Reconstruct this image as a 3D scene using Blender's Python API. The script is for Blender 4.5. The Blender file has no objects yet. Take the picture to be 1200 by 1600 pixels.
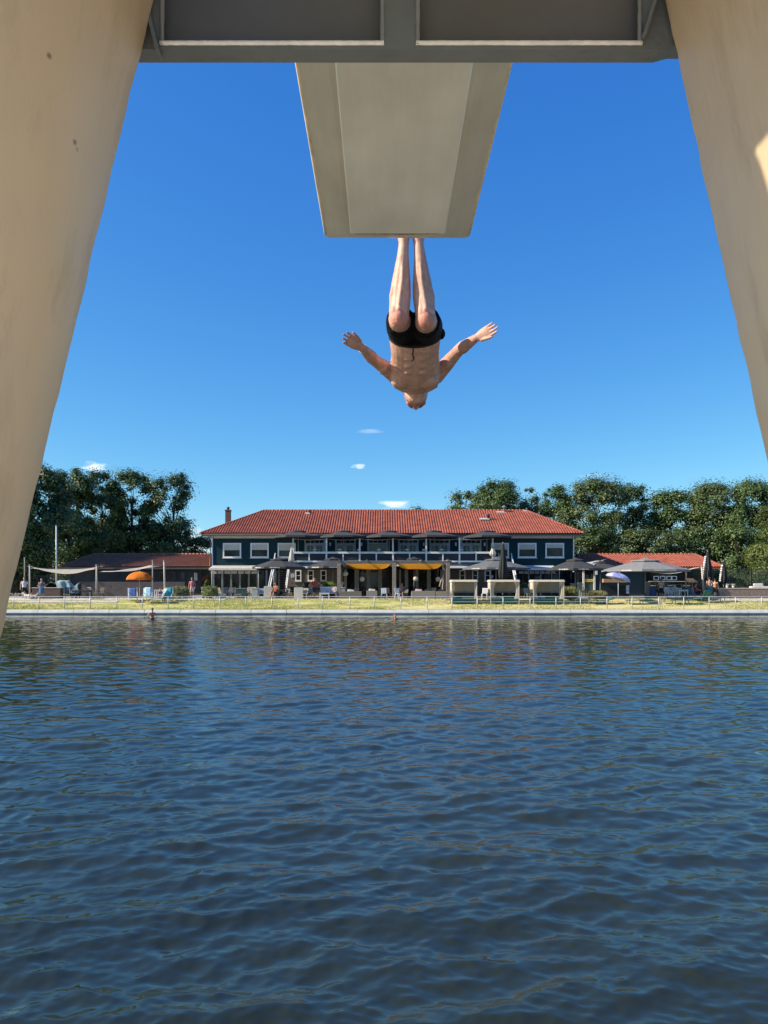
import bpy, bmesh, math, random
import numpy as np
from mathutils import Vector, Matrix, Euler

random.seed(7)
RNG = np.random.default_rng(7)
SC = bpy.context.scene
COL = SC.collection
PI = math.pi

# ------------------------------------------------------------------ camera
CAM_H = 2.55
FPX = 1202.0                       # focal length in pixels of the 1200 x 1600 photograph
HORIZON = 912.0                    # the picture is level; its horizon lies 112 px under the centre (shifted lens)
cam = bpy.data.cameras.new("camera")
cam.sensor_fit = 'HORIZONTAL'
cam.sensor_width = 36.0
cam.lens = 36.0 * FPX / 1200.0
cam.clip_start = 0.05
cam.clip_end = 3000
camo = bpy.data.objects.new("camera", cam)
camo.location = (0, 0, CAM_H)
camo.rotation_euler = (PI / 2, 0, 0)
cam.shift_y = (HORIZON - 800) / 1200.0
COL.objects.link(camo)
SC.camera = camo

# ------------------------------------------------------------------ sun, sky, exposure
SUN_DIR = Vector((-0.82, -0.17, 0.56)).normalized()      # towards the sun: low on the left
SUN_EL = math.asin(SUN_DIR.z)
SUN_AZ = math.atan2(SUN_DIR.x, SUN_DIR.y)                # clockwise from +Y
sl = bpy.data.lights.new("sun", 'SUN')
sl.energy = 5.0
sl.angle = math.radians(0.53)
sl.color = (1.0, 0.90, 0.74)
so = bpy.data.objects.new("sun", sl)
so.rotation_euler = (-SUN_DIR).to_track_quat('-Z', 'Y').to_euler()
so.location = (-60, -10, 60)
COL.objects.link(so)

w = bpy.data.worlds.new("World")
SC.world = w
w.use_nodes = True
nt = w.node_tree
nt.nodes.clear()
out = nt.nodes.new("ShaderNodeOutputWorld")
bg = nt.nodes.new("ShaderNodeBackground")
sky = nt.nodes.new("ShaderNodeTexSky")
sky.sky_type = 'NISHITA'
sky.sun_disc = False
sky.sun_elevation = SUN_EL
sky.sun_rotation = SUN_AZ
sky.air_density = 0.85
sky.dust_density = 0.25
sky.ozone_density = 1.6
sky.altitude = 0
# tone of a clear deep-blue summer sky: each channel gets its own gain and contrast
K = 0.1464
sep = nt.nodes.new("ShaderNodeSeparateColor")
nt.links.new(sky.outputs[0], sep.inputs[0])
comb = nt.nodes.new("ShaderNodeCombineColor")
for ch, (gain, power) in enumerate(((0.79, 1.42), (0.975, 0.98), (1.08, 0.48))):
    m1 = nt.nodes.new("ShaderNodeMath"); m1.operation = 'MULTIPLY'; m1.inputs[1].default_value = K
    m2 = nt.nodes.new("ShaderNodeMath"); m2.operation = 'POWER'; m2.inputs[1].default_value = power
    m3 = nt.nodes.new("ShaderNodeMath"); m3.operation = 'MULTIPLY'; m3.inputs[1].default_value = gain / K
    nt.links.new(sep.outputs[ch], m1.inputs[0]); nt.links.new(m1.outputs[0], m2.inputs[0]); nt.links.new(m2.outputs[0], m3.inputs[0])
    nt.links.new(m3.outputs[0], comb.inputs[ch])
tc = nt.nodes.new("ShaderNodeTexCoord")
# a few small fair-weather clouds far away, each a noisy patch round one direction of the sky
last = comb.outputs[0]
def cloud(px, py, wx, wy, amount, seed):
    global last
    d = Vector(((px - 600) / FPX, 1.0, (HORIZON - py) / FPX)).normalized()
    mp = nt.nodes.new("ShaderNodeMapping")
    mp.vector_type = 'POINT'
    sub = nt.nodes.new("ShaderNodeVectorMath"); sub.operation = 'SUBTRACT'
    sub.inputs[1].default_value = d
    nt.links.new(tc.outputs['Generated'], sub.inputs[0])
    sc = nt.nodes.new("ShaderNodeVectorMath"); sc.operation = 'MULTIPLY'
    sc.inputs[1].default_value = (FPX / wx, FPX / wx, FPX / wy)
    nt.links.new(sub.outputs[0], sc.inputs[0])
    ln = nt.nodes.new("ShaderNodeVectorMath"); ln.operation = 'LENGTH'
    nt.links.new(sc.outputs[0], ln.inputs[0])
    nz = nt.nodes.new("ShaderNodeTexNoise")
    nz.inputs['Scale'].default_value = 1.6
    nz.inputs['Detail'].default_value = 5
    add = nt.nodes.new("ShaderNodeVectorMath"); add.operation = 'ADD'
    add.inputs[1].default_value = (seed, seed * 2.1, seed * 0.7)
    nt.links.new(sc.outputs[0], add.inputs[0])
    nt.links.new(add.outputs[0], nz.inputs['Vector'])
    ma = nt.nodes.new("ShaderNodeMath"); ma.operation = 'MULTIPLY_ADD'
    ma.inputs[1].default_value = 1.5
    nt.links.new(nz.outputs['Fac'], ma.inputs[0])
    inv = nt.nodes.new("ShaderNodeMath"); inv.operation = 'MULTIPLY'
    inv.inputs[1].default_value = -1.0
    nt.links.new(ln.outputs['Value'], inv.inputs[0])
    nt.links.new(inv.outputs[0], ma.inputs[2])
    mr = nt.nodes.new("ShaderNodeMapRange")
    mr.interpolation_type = 'SMOOTHSTEP'
    mr.inputs['From Min'].default_value = -0.15
    mr.inputs['From Max'].default_value = 0.55
    mr.inputs['To Max'].default_value = amount
    nt.links.new(ma.outputs[0], mr.inputs['Value'])
    mx = nt.nodes.new("ShaderNodeMix"); mx.data_type = 'RGBA'
    nt.links.new(mr.outputs[0], mx.inputs[0])
    nt.links.new(last, mx.inputs[6])
    mx.inputs[7].default_value = (8.2, 8.8, 9.4, 1)
    last = mx.outputs[2]
cloud(618, 788, 30, 8, 0.85, 3.1)
cloud(561, 729, 15, 5, 0.55, 7.7)
cloud(580, 674, 34, 4, 0.22, 12.9)
cloud(148, 729, 20, 10, 0.85, 21.3)
cloud(303, 846, 40, 30, 0.75, 33.0)
cloud(925, 743, 26, 4, 0.15, 41.0)
nt.links.new(last, bg.inputs['Color'])
bg.inputs['Strength'].default_value = 0.09
nt.links.new(bg.outputs[0], out.inputs[0])

SC.view_settings.view_transform = 'Standard'
SC.view_settings.look = 'None'
SC.view_settings.exposure = 0.65
SC.view_settings.gamma = 1.0

# ------------------------------------------------------------------ helpers
def W(px, py, d):
    """point seen at a photograph pixel, d metres in front of the camera (used to take measurements)"""
    return Vector(((px - 600) / FPX * d, d, CAM_H + (HORIZON - py) / FPX * d))
def WX(px, d): return W(px, 900, d).x
def WZ(py, d): return W(600, py, d).z
def gz(y):
    if y < 58.9: return 0.58
    if y < 63.5: return 0.58 + 0.70 * (y - 58.9) / 4.6
    return 1.28 + 0.004 * min(y - 63.5, 30)

class MB:
    """collects shapes and links them as ONE mesh object"""
    def __init__(s): s.v = []; s.f = []; s.sm = []; s.mi = []; s.cur = 0
    def add(s, vs, fs, smooth=False):
        o = len(s.v)
        s.v.extend([tuple(p) for p in vs])
        for f in fs:
            s.f.append(tuple(i + o for i in f)); s.sm.append(smooth); s.mi.append(s.cur)
        return s
    def box(s, c, d, rz=0.0, rx=0.0, ry=0.0):
        R = Euler((rx, ry, rz)).to_matrix()
        c = Vector(c); vs = []
        for z in (-.5, .5):
            for x, y in ((-.5, -.5), (.5, -.5), (.5, .5), (-.5, .5)):
                vs.append(c + R @ Vector((x * d[0], y * d[1], z * d[2])))
        return s.add(vs, [(3, 2, 1, 0), (4, 5, 6, 7), (0, 1, 5, 4), (1, 2, 6, 5), (2, 3, 7, 6), (3, 0, 4, 7)])
    def bx(s, x0, y0, z0, x1, y1, z1):
        return s.box(((x0 + x1) / 2, (y0 + y1) / 2, (z0 + z1) / 2), (abs(x1 - x0), abs(y1 - y0), abs(z1 - z0)))
    def hexa(s, b, t):
        return s.add(list(b) + list(t), [(3, 2, 1, 0), (4, 5, 6, 7), (0, 1, 5, 4), (1, 2, 6, 5), (2, 3, 7, 6), (3, 0, 4, 7)])
    def beam(s, p, q, wd, ht, up=(0, 0, 1)):
        p, q = Vector(p), Vector(q); t = (q - p).normalized(); u = Vector(up)
        sd = t.cross(u)
        if sd.length < 1e-4: sd = t.cross(Vector((0, 1, 0)))
        sd.normalize(); u = sd.cross(t).normalized()
        a, b = sd * wd / 2, u * ht / 2
        return s.hexa([p - a - b, p + a - b, p + a + b, p - a + b], [q - a - b, q + a - b, q + a + b, q - a + b])
    def tube(s, pts, rad, n=8, smooth=True, caps=True):
        pts = [Vector(p) for p in pts]
        if not hasattr(rad, '__len__'): rad = [rad] * len(pts)
        vs = []; fs = []
        t0 = (pts[1] - pts[0]).normalized()
        u = t0.orthogonal().normalized()
        for i, p in enumerate(pts):
            if i == 0: t = t0
            elif i == len(pts) - 1: t = (pts[i] - pts[i - 1]).normalized()
            else: t = (pts[i + 1] - pts[i - 1]).normalized()
            u = (u - t * u.dot(t)).normalized(); v = t.cross(u)
            for k in range(n):
                a = 2 * PI * k / n
                vs.append(p + (u * math.cos(a) + v * math.sin(a)) * rad[i])
        for i in range(len(pts) - 1):
            for k in range(n):
                fs.append((i * n + k, i * n + (k + 1) % n, (i + 1) * n + (k + 1) % n, (i + 1) * n + k))
        s.add(vs, fs, smooth)
        if caps:
            o = len(s.v) - len(vs)
            s.f.append(tuple(o + k for k in range(n))[::-1]); s.sm.append(False); s.mi.append(s.cur)
            e = o + (len(pts) - 1) * n
            s.f.append(tuple(e + k for k in range(n))); s.sm.append(False); s.mi.append(s.cur)
        return s
    def lathe(s, prof, c=(0, 0, 0), n=16, smooth=True, phase=0.0):
        c = Vector(c); vs = []; fs = []
        for r, z in prof:
            for k in range(n):
                a = 2 * PI * k / n + phase
                vs.append(c + Vector((r * math.cos(a), r * math.sin(a), z)))
        for i in range(len(prof) - 1):
            for k in range(n):
                fs.append((i * n + k, i * n + (k + 1) % n, (i + 1) * n + (k + 1) % n, (i + 1) * n + k))
        return s.add(vs, fs, smooth)
    def ell(s, c, r, nu=14, nv=9):
        c = Vector(c)
        pr = []
        for j in range(nv + 1):
            a = -PI / 2 + PI * j / nv
            pr.append((max(1e-4, math.cos(a)), math.sin(a)))
        o = len(s.v)
        s.lathe(pr, n=nu)
        for i in range(o, len(s.v)):
            x, y, z = s.v[i]
            s.v[i] = (c.x + x * r[0], c.y + y * r[1], c.z + z * r[2])
        return s
    def grid(s, fn, nu, nv, smooth=True):
        vs = [fn(i / nu, j / nv) for j in range(nv + 1) for i in range(nu + 1)]
        fs = [(j * (nu + 1) + i, j * (nu + 1) + i + 1, (j + 1) * (nu + 1) + i + 1, (j + 1) * (nu + 1) + i) for j in range(nv) for i in range(nu)]
        return s.add(vs, fs, smooth)
    def prism(s, poly, y0, y1):
        n = len(poly)
        vs = [(x, y0, z) for x, z in poly] + [(x, y1, z) for x, z in poly]
        fs = [tuple(range(n)), tuple(range(2 * n - 1, n - 1, -1))] + [(i, i + n, (i + 1) % n + n, (i + 1) % n) for i in range(n)]
        return s.add(vs, fs)
    def prismx(s, poly, x0, x1):
        n = len(poly)
        vs = [(x0, y, z) for y, z in poly] + [(x1, y, z) for y, z in poly]
        fs = [tuple(range(n)), tuple(range(2 * n - 1, n - 1, -1))] + [(i, i + n, (i + 1) % n + n, (i + 1) % n) for i in range(n)]
        return s.add(vs, fs)
    def mesh(s, name, off=Vector((0, 0, 0))):
        me = bpy.data.meshes.new(name)
        me.from_pydata([(x - off.x, y - off.y, z - off.z) for x, y, z in s.v], [], s.f)
        me.polygons.foreach_set('use_smooth', s.sm)
        me.polygons.foreach_set('material_index', s.mi)
        bm = bmesh.new(); bm.from_mesh(me)
        bmesh.ops.recalc_face_normals(bm, faces=bm.faces[:])
        bm.to_mesh(me); bm.free()
        return me
    def build(s, name, mat, parent=None, world=False, bevel=0.0, solid=0.0):
        off = origin(parent) if (world and parent) else Vector((0, 0, 0))
        me = s.mesh(name, off)
        return link(name, me, mat, parent, bevel, solid)

def origin(o):
    p = Vector((0, 0, 0))
    while o is not None: p += o.location; o = o.parent
    return p
def link(name, me, mat, parent=None, bevel=0.0, solid=0.0):
    o = bpy.data.objects.new(name, me); COL.objects.link(o)
    if mat is not None:
        for m in (mat if isinstance(mat, (list, tuple)) else [mat]): me.materials.append(m)
    if parent: o.parent = parent
    if solid:
        md = o.modifiers.new("thickness", 'SOLIDIFY'); md.thickness = solid; md.offset = 0
    if bevel:
        md = o.modifiers.new("bevel", 'BEVEL'); md.width = bevel; md.segments = 2; md.limit_method = 'ANGLE'; md.angle_limit = 0.6
    return o
def tag(o, label, cat=None, group=None):
    o['label'] = label
    if cat: o['category'] = cat
    if group: o['group'] = group
    return o
def thing(name, label, cat, loc=(0, 0, 0), rz=0.0, group=None):
    o = bpy.data.objects.new(name, None); COL.objects.link(o)
    o.empty_display_size = 0.2
    o.location = loc; o.rotation_euler = (0, 0, rz)
    return tag(o, label, cat, group)
def kind(o, k): o['kind'] = k; return o
def dup(o, loc=None, rz=None, label=None, parent=None, group=None):
    c = o.copy(); COL.objects.link(c)
    if parent: c.parent = parent
    if loc is not None: c.location = loc
    if rz is not None: c.rotation_euler = (0, 0, rz)
    if label: c['label'] = label
    if group: c['group'] = group
    for ch in list(o.children): dup(ch, parent=c)
    return c
def np_mesh(name, verts, faces_flat, nper, smooth=False):
    me = bpy.data.meshes.new(name)
    nv = len(verts); nf = len(faces_flat) // nper
    me.vertices.add(nv); me.vertices.foreach_set('co', np.asarray(verts, dtype=np.float32).ravel())
    me.loops.add(nf * nper); me.loops.foreach_set('vertex_index', np.asarray(faces_flat, dtype=np.int32))
    me.polygons.add(nf)
    me.polygons.foreach_set('loop_start', np.arange(0, nf * nper, nper, dtype=np.int32))
    me.polygons.foreach_set('loop_total', np.full(nf, nper, dtype=np.int32))
    me.polygons.foreach_set('use_smooth', np.full(nf, smooth, dtype=bool))
    me.update(calc_edges=True)
    return me

# ------------------------------------------------------------------ materials
def nodes_of(m): m.use_nodes = True; return m.node_tree, m.node_tree.nodes['Principled BSDF']
def N(nt, t, **kw):
    n = nt.nodes.new(t)
    for k, v in kw.items():
        if k in n.inputs: n.inputs[k].default_value = v
        else: setattr(n, k, v)
    return n
MATS = {}
def mat(name, c, rough=0.6, var=0.18, scale=6.0, bump=0.0, bscale=None, metal=0.0, c2=None, spec=0.5, alpha_like=None):
    """plain procedural surface: base colour broken up by two sizes of noise, optional bump"""
    if name in MATS: return MATS[name]
    m = bpy.data.materials.new(name); nt, b = nodes_of(m)
    t = N(nt, "ShaderNodeTexCoord")
    n1 = N(nt, "ShaderNodeTexNoise", Scale=scale, Detail=6.0, Roughness=0.6)
    nt.links.new(t.outputs['Object'], n1.inputs['Vector'])
    r = N(nt, "ShaderNodeValToRGB")
    c = tuple(c)
    d = tuple(x * (1 - var) for x in c) if c2 is None else tuple(c2)
    u = tuple(min(1, x * (1 + var)) for x in c)
    r.color_ramp.elements[0].position = 0.32; r.color_ramp.elements[0].color = (*d, 1)
    r.color_ramp.elements[1].position = 0.68; r.color_ramp.elements[1].color = (*u, 1)
    nt.links.new(n1.outputs['Fac'], r.inputs['Fac'])
    nt.links.new(r.outputs['Color'], b.inputs['Base Color'])
    b.inputs['Roughness'].default_value = rough
    b.inputs['Metallic'].default_value = metal
    b.inputs['Specular IOR Level'].default_value = spec
    if bump:
        n2 = N(nt, "ShaderNodeTexNoise", Scale=bscale or scale * 6, Detail=4.0)
        nt.links.new(t.outputs['Object'], n2.inputs['Vector'])
        bp = N(nt, "ShaderNodeBump", Strength=bump, Distance=0.02)
        nt.links.new(n2.outputs['Fac'], bp.inputs['Height'])
        nt.links.new(bp.outputs[0], b.inputs['Normal'])
    MATS[name] = m
    return m
def leafmat(name, c1, c2, trans=0.25, nscale=0.6):
    if name in MATS: return MATS[name]
    m = bpy.data.materials.new(name); nt, b = nodes_of(m)
    g = N(nt, "ShaderNodeNewGeometry")
    t = N(nt, "ShaderNodeTexCoord")
    n1 = N(nt, "ShaderNodeTexNoise", Scale=nscale, Detail=3.0)
    nt.links.new(t.outputs['Object'], n1.inputs['Vector'])
    ad = N(nt, "ShaderNodeMath", operation='MULTIPLY_ADD'); ad.inputs[1].default_value = 0.55
    nt.links.new(g.outputs['Random Per Island'], ad.inputs[0])
    mu = N(nt, "ShaderNodeMath", operation='MULTIPLY'); mu.inputs[1].default_value = 0.55
    nt.links.new(n1.outputs['Fac'], mu.inputs[0]); nt.links.new(mu.outputs[0], ad.inputs[2])
    r = N(nt, "ShaderNodeValToRGB")
    r.color_ramp.elements[0].position = 0.15; r.color_ramp.elements[0].color = (*c1, 1)
    r.color_ramp.elements[1].position = 0.95; r.color_ramp.elements[1].color = (*c2, 1)
    nt.links.new(ad.outputs[0], r.inputs['Fac'])
    nt.links.new(r.outputs['Color'], b.inputs['Base Color'])
    b.inputs['Roughness'].default_value = 0.45
    tr = N(nt, "ShaderNodeBsdfTranslucent")
    nt.links.new(r.outputs['Color'], tr.inputs['Color'])
    mx = N(nt, "ShaderNodeMixShader"); mx.inputs[0].default_value = trans
    nt.links.new(b.outputs[0], mx.inputs[1]); nt.links.new(tr.outputs[0], mx.inputs[2])
    nt.links.new(mx.outputs[0], nt.nodes['Material Output'].inputs['Surface'])
    MATS[name] = m
    return m

def clothmat(name, c, trans=0.35, var=.08, scale=3):
    """woven cloth that lets some of the sun through"""
    m = mat(name, c, .85, var, scale, .15, 60); nt = m.node_tree
    b = nt.nodes['Principled BSDF']; src = b.inputs['Base Color'].links[0].from_socket
    tr = N(nt, "ShaderNodeBsdfTranslucent"); nt.links.new(src, tr.inputs['Color'])
    mx = N(nt, "ShaderNodeMixShader"); mx.inputs[0].default_value = trans
    nt.links.new(b.outputs[0], mx.inputs[1]); nt.links.new(tr.outputs[0], mx.inputs[2])
    nt.links.new(mx.outputs[0], nt.nodes['Material Output'].inputs['Surface'])
    return m
white_paint = mat("white_paint", (0.72, 0.72, 0.70), 0.5, 0.06, 3)
white_cloth = clothmat("white_cloth", (0.85, 0.82, 0.77), 0.6)
cream_cloth = clothmat("cream_cloth", (0.80, 0.72, 0.60), 0.45)
yellow_cloth = clothmat("yellow_cloth", (0.86, 0.56, 0.13), 0.5)
orange_cloth = clothmat("orange_cloth", (0.85, 0.30, 0.02), 0.4)
dark_cloth = mat("dark_grey_cloth", (0.042, 0.041, 0.041), 0.85, 0.15, 4)
grey_cloth = mat("grey_cloth", (0.12, 0.12, 0.12), 0.85, 0.15, 4)
black_cloth = mat("black_cloth", (0.012, 0.013, 0.015), 0.8, 0.25, 5)
steel = mat("galvanised_steel", (0.50, 0.49, 0.45), 0.45, 0.12, 8, metal=0.1)
dark_metal = mat("dark_metal", (0.04, 0.042, 0.045), 0.5, 0.2, 6)
grey_metal = mat("grey_metal", (0.22, 0.23, 0.23), 0.5, 0.15, 6)
wood_grey = mat("weathered_wood", (0.27, 0.24, 0.20), 0.8, 0.25, 7, 0.3)
wood_post = mat("post_wood", (0.22, 0.18, 0.15), 0.8, 0.25, 5, 0.3)
wood_pale = mat("pale_wood", (0.45, 0.38, 0.29), 0.7, 0.2, 6, 0.2)
wood_dark = mat("dark_wood", (0.055, 0.043, 0.035), 0.7, 0.25, 6, 0.2)
wood_red = mat("red_brown_wood", (0.22, 0.09, 0.05), 0.7, 0.2, 6, 0.2)
green_sling = mat("green_sling", (0.02, 0.16, 0.12), 0.7, 0.12, 5)
teal_cloth = mat("teal_towel", (0.03, 0.30, 0.34), 0.9, 0.2, 9)
blue_sling = mat("blue_sling", (0.10, 0.17, 0.34), 0.8, 0.15, 9)
mint_cloth = mat("mint_towel", (0.45, 0.66, 0.66), 0.9, 0.15, 9)
pink_cloth = mat("pink_cushion", (0.62, 0.42, 0.40), 0.9, 0.12, 6)
red_cloth = mat("red_cloth", (0.35, 0.03, 0.04), 0.8, 0.2, 6)
glass_dark = mat("dark_glass", (0.010, 0.012, 0.014), 0.06, 0.3, 2)
stone_pale = mat("pale_stone", (0.50, 0.47, 0.42), 0.8, 0.12, 5, 0.2)
skin = mat("skin", (0.50, 0.25, 0.155), 0.5, 0.10, 7, 0.05, 60)
skin_tan = mat("tanned_skin", (0.42, 0.20, 0.12), 0.5, 0.12, 7)
hair_dark = mat("dark_hair", (0.025, 0.017, 0.012), 0.6, 0.3, 30)
hair_grey = mat("grey_hair", (0.20, 0.17, 0.15), 0.6, 0.3, 30)
# ================================================================== THE SETTING
# ---- water: one sheet with real waves, finer where the pond is near
def make_water():
    rng = np.random.default_rng(11)
    ys = [-60.0, -30.0, -15.0, -6.0, 0.0, 2.0]
    y = 2.6
    while y < 58.55:
        ys.append(y); y += min(0.085, max(0.018, 0.0042 * y))
    ys.append(58.62)
    ys = np.array(ys)
    nc = 860
    t = np.linspace(-1, 1, nc)
    half = 0.60 * np.maximum(ys, 2.6) + 3.5
    X = t[None, :] * half[:, None]
    X[:6] = t[None, :] * 60
    Y = np.repeat(ys[:, None], nc, 1)
    Z = np.zeros_like(X); DX = np.zeros_like(X); DY = np.zeros_like(X)
    # wave trains: a light breeze running towards the camera, crests roughly across the view
    dyl = np.gradient(ys)[:, None]; dxl = 2 * half[:, None] / nc
    cell = np.maximum(dyl, dxl * .5)
    bands = ((80, .26, .80, .0230, .50), (64, .080, .24, .0205, .95), (30, .80, 2.6, .0135, .55))
    trains = [(lo * (hi / lo) ** rng.random(), sl_, sp) for n_, lo, hi, sl_, sp in bands for _ in range(n_)]
    for i, (L, slope, spread) in enumerate(trains):
        th = -PI / 2 + 0.22 + rng.normal(0, spread)
        k = 2 * PI / L
        a = slope / k
        kx, ky = k * math.cos(th), k * math.sin(th)
        ph = kx * X + ky * Y + rng.random() * 2 * PI + 0.7 * np.sin(0.23 * X + 0.31 * Y + i)
        # gusts: each train is stronger in some patches than in others
        g = 0.70 + 0.70 * np.sin(X * 0.21 * math.cos(i) + Y * 0.14 * math.sin(i * 1.7) + i * 2.3)
        g = g * np.clip((L / cell - 2.2) / 2.0, 0, 1)
        g = g * (1 - .38 * np.clip((Y - 8) / 20, 0, 1))      # calmer towards the sheltered far bank
        sn = np.sin(ph)
        Z += a * g * np.cos(ph)
        DX -= .9 * a * g * math.cos(th) * sn
        DY -= .9 * a * g * math.sin(th) * sn
    fade = np.clip((Y - 2.0) / 0.8, 0, 1) * np.clip((58.6 - Y) / 0.5, 0, 1)
    X = X + DX * fade; Y = Y + DY * fade; Z = Z * fade
    # wide outer columns carry the sheet out to the sides
    X = np.concatenate([np.full((len(ys), 1), -160.0), X, np.full((len(ys), 1), 160.0)], 1)
    Y = np.concatenate([ys[:, None], Y, ys[:, None]], 1)
    Z = np.concatenate([np.zeros((len(ys), 1)), Z, np.zeros((len(ys), 1))], 1)
    nr, ncc = X.shape
    V = np.stack([X, Y, Z], -1).reshape(-1, 3)
    i = (np.arange(nr - 1)[:, None] * ncc + np.arange(ncc - 1)[None, :]).reshape(-1)
    F = np.stack([i, i + 1, i + ncc + 1, i + ncc], 1)
    me = np_mesh("water", V, F.ravel(), 4, True)
    m = bpy.data.materials.new("pond_water"); nt, b = nodes_of(m)
    t = N(nt, "ShaderNodeTexCoord")
    n0 = N(nt, "ShaderNodeTexNoise", Scale=0.09, Detail=3.0)
    nt.links.new(t.outputs['Object'], n0.inputs['Vector'])
    r = N(nt, "ShaderNodeValToRGB")
    r.color_ramp.elements[0].position = 0.35; r.color_ramp.elements[0].color = (0.016, 0.020, 0.006, 1)
    r.color_ramp.elements[1].position = 0.7; r.color_ramp.elements[1].color = (0.029, 0.034, 0.009, 1)
    nt.links.new(n0.outputs['Fac'], r.inputs['Fac'])
    nt.links.new(r.outputs['Color'], b.inputs['Base Color'])
    b.inputs['Roughness'].default_value = 0.012
    b.inputs['IOR'].default_value = 1.65
    mp = N(nt, "ShaderNodeMapping"); mp.inputs['Scale'].default_value = (0.6, 1.0, 1.0)
    nt.links.new(t.outputs['Object'], mp.inputs['Vector'])
    n1 = N(nt, "ShaderNodeTexNoise", Scale=13.0, Detail=6.0, Roughness=0.62, Distortion=1.0)
    nt.links.new(mp.outputs[0], n1.inputs['Vector'])
    bp = N(nt, "ShaderNodeBump", Strength=0.16, Distance=0.015)
    nt.links.new(n1.outputs['Fac'], bp.inputs['Height'])
    nt.links.new(bp.outputs[0], b.inputs['Normal'])
    o = link("water", me, m); kind(o, "structure")
make_water()

# ---- land beyond the pond: base ground to the horizon, lawn strip, paved terrace
def make_ground():
    g = MB()
    g.grid(lambda u, v: (-500 + 1000 * u, 58.9 + 700 * v ** 2, 0.50 if v == 0 else 1.22), 20, 12, False)
    kind(g.build("ground", mat("ground_soil", (0.10, 0.11, 0.05), 0.9, 0.3, 0.2)), "structure")
    m = bpy.data.materials.new("dry_lawn"); nt, b = nodes_of(m)
    t = N(nt, "ShaderNodeTexCoord")
    n1 = N(nt, "ShaderNodeTexNoise", Scale=0.45, Detail=8.0, Roughness=0.7)
    n2 = N(nt, "ShaderNodeTexNoise", Scale=7.0, Detail=6.0)
    mp = N(nt, "ShaderNodeMapping"); mp.inputs['Scale'].default_value = (1, 2.2, 1)
    nt.links.new(t.outputs['Object'], mp.inputs['Vector'])
    for n in (n1, n2): nt.links.new(mp.outputs[0], n.inputs['Vector'])
    sx = N(nt, "ShaderNodeSeparateXYZ"); nt.links.new(t.outputs['Object'], sx.inputs[0])
    gx = N(nt, "ShaderNodeMapRange"); gx.inputs['From Min'].default_value = -4; gx.inputs['From Max'].default_value = 14
    gx.inputs['To Min'].default_value = 0.0; gx.inputs['To Max'].default_value = 0.17
    nt.links.new(sx.outputs['X'], gx.inputs['Value'])
    ad = N(nt, "ShaderNodeMath", operation='ADD'); nt.links.new(n1.outputs['Fac'], ad.inputs[0]); nt.links.new(gx.outputs[0], ad.inputs[1])
    r1 = N(nt, "ShaderNodeValToRGB")
    r1.color_ramp.elements[0].position = 0.36; r1.color_ramp.elements[0].color = (0.19, 0.235, 0.04, 1)
    r1.color_ramp.elements[1].position = 0.62; r1.color_ramp.elements[1].color = (0.58, 0.51, 0.21, 1)
    e = r1.color_ramp.elements.new(0.48); e.color = (0.37, 0.36, 0.085, 1)
    nt.links.new(ad.outputs[0], r1.inputs['Fac'])
    mx = N(nt, "ShaderNodeMix", data_type='RGBA', blend_type='OVERLAY'); mx.inputs[0].default_value = 0.55
    nt.links.new(r1.outputs['Color'], mx.inputs[6]); nt.links.new(n2.outputs['Fac'], mx.inputs[7])
    nt.links.new(mx.outputs[2], b.inputs['Base Color'])
    b.inputs['Roughness'].default_value = 0.95
    bp = N(nt, "ShaderNodeBump", Strength=0.8, Distance=0.06)
    nt.links.new(n2.outputs['Fac'], bp.inputs['Height']); nt.links.new(bp.outputs[0], b.inputs['Normal'])
    l = MB()
    rng = random.Random(3)
    l.grid(lambda u, v: (-120 + 240 * u, 58.62 + 5.2 * v, gz(58.62 + 5.2 * v) + 0.02 + rng.uniform(-.012, .012)), 220, 12, True)
    kind(l.build("lawn", m), "structure")
    p = MB()
    p.bx(-120, 63.62, 0.4, 120, 100, 1.32)
    kind(p.build("terrace", mat("terrace_paving", (0.40, 0.35, 0.28), 0.85, 0.18, 1.2, 0.3, 9)), "structure")
    # pale path that crosses the lawn on the left and on the right
    q = MB()
    for x0, x1, y0, y1 in ((-60, -21.5, 61.6, 62.5), (-31, -24, 62.8, 63.8), (-23, -13, 62.9, 63.8), (27, 60, 62.3, 63.8)):
        q.grid(lambda u, v: (x0 + (x1 - x0) * u, y0 + (y1 - y0) * v, gz(y0 + (y1 - y0) * v) + 0.05), 6, 4, False)
    kind(q.build("path", mat("path_paving", (0.58, 0.51, 0.41), 0.85, 0.15, 2, 0.2)), "structure")
make_ground()

# ---- grass blades as ground cover along the lawn
def make_grass():
    rng = np.random.default_rng(5)
    n = 42000
    x = rng.uniform(-34, 36, n); y = rng.uniform(58.7, 63.5, n)
    z = 0.59 + 0.70 * np.clip((y - 58.9) / 4.6, 0, 1)
    keep = np.sin(x * .9 + 2 * np.sin(y * 1.3)) + np.sin(x * .31 + y * .6) + rng.normal(0, .6, n) > -0.2
    x, y, z = x[keep], y[keep], z[keep]; n = len(x)
    h = rng.uniform(.04, .13, n); wd = rng.uniform(.015, .035, n); a = rng.uniform(0, PI, n)
    lx, ly = rng.normal(0, .04, n), rng.normal(0, .04, n)
    A = np.stack([x - np.cos(a) * wd, y - np.sin(a) * wd, z], 1)
    B = np.stack([x + np.cos(a) * wd, y + np.sin(a) * wd, z], 1)
    C = np.stack([x + lx, y + ly, z + h], 1)
    V = np.stack([A, B, C], 1).reshape(-1, 3)
    o = link("grass", np_mesh("grass", V, np.arange(3 * n), 3), leafmat("grass_blade", (0.16, 0.21, 0.035), (0.58, 0.50, 0.18), 0.3, 0.3))
    kind(o, "stuff")
make_grass()

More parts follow.
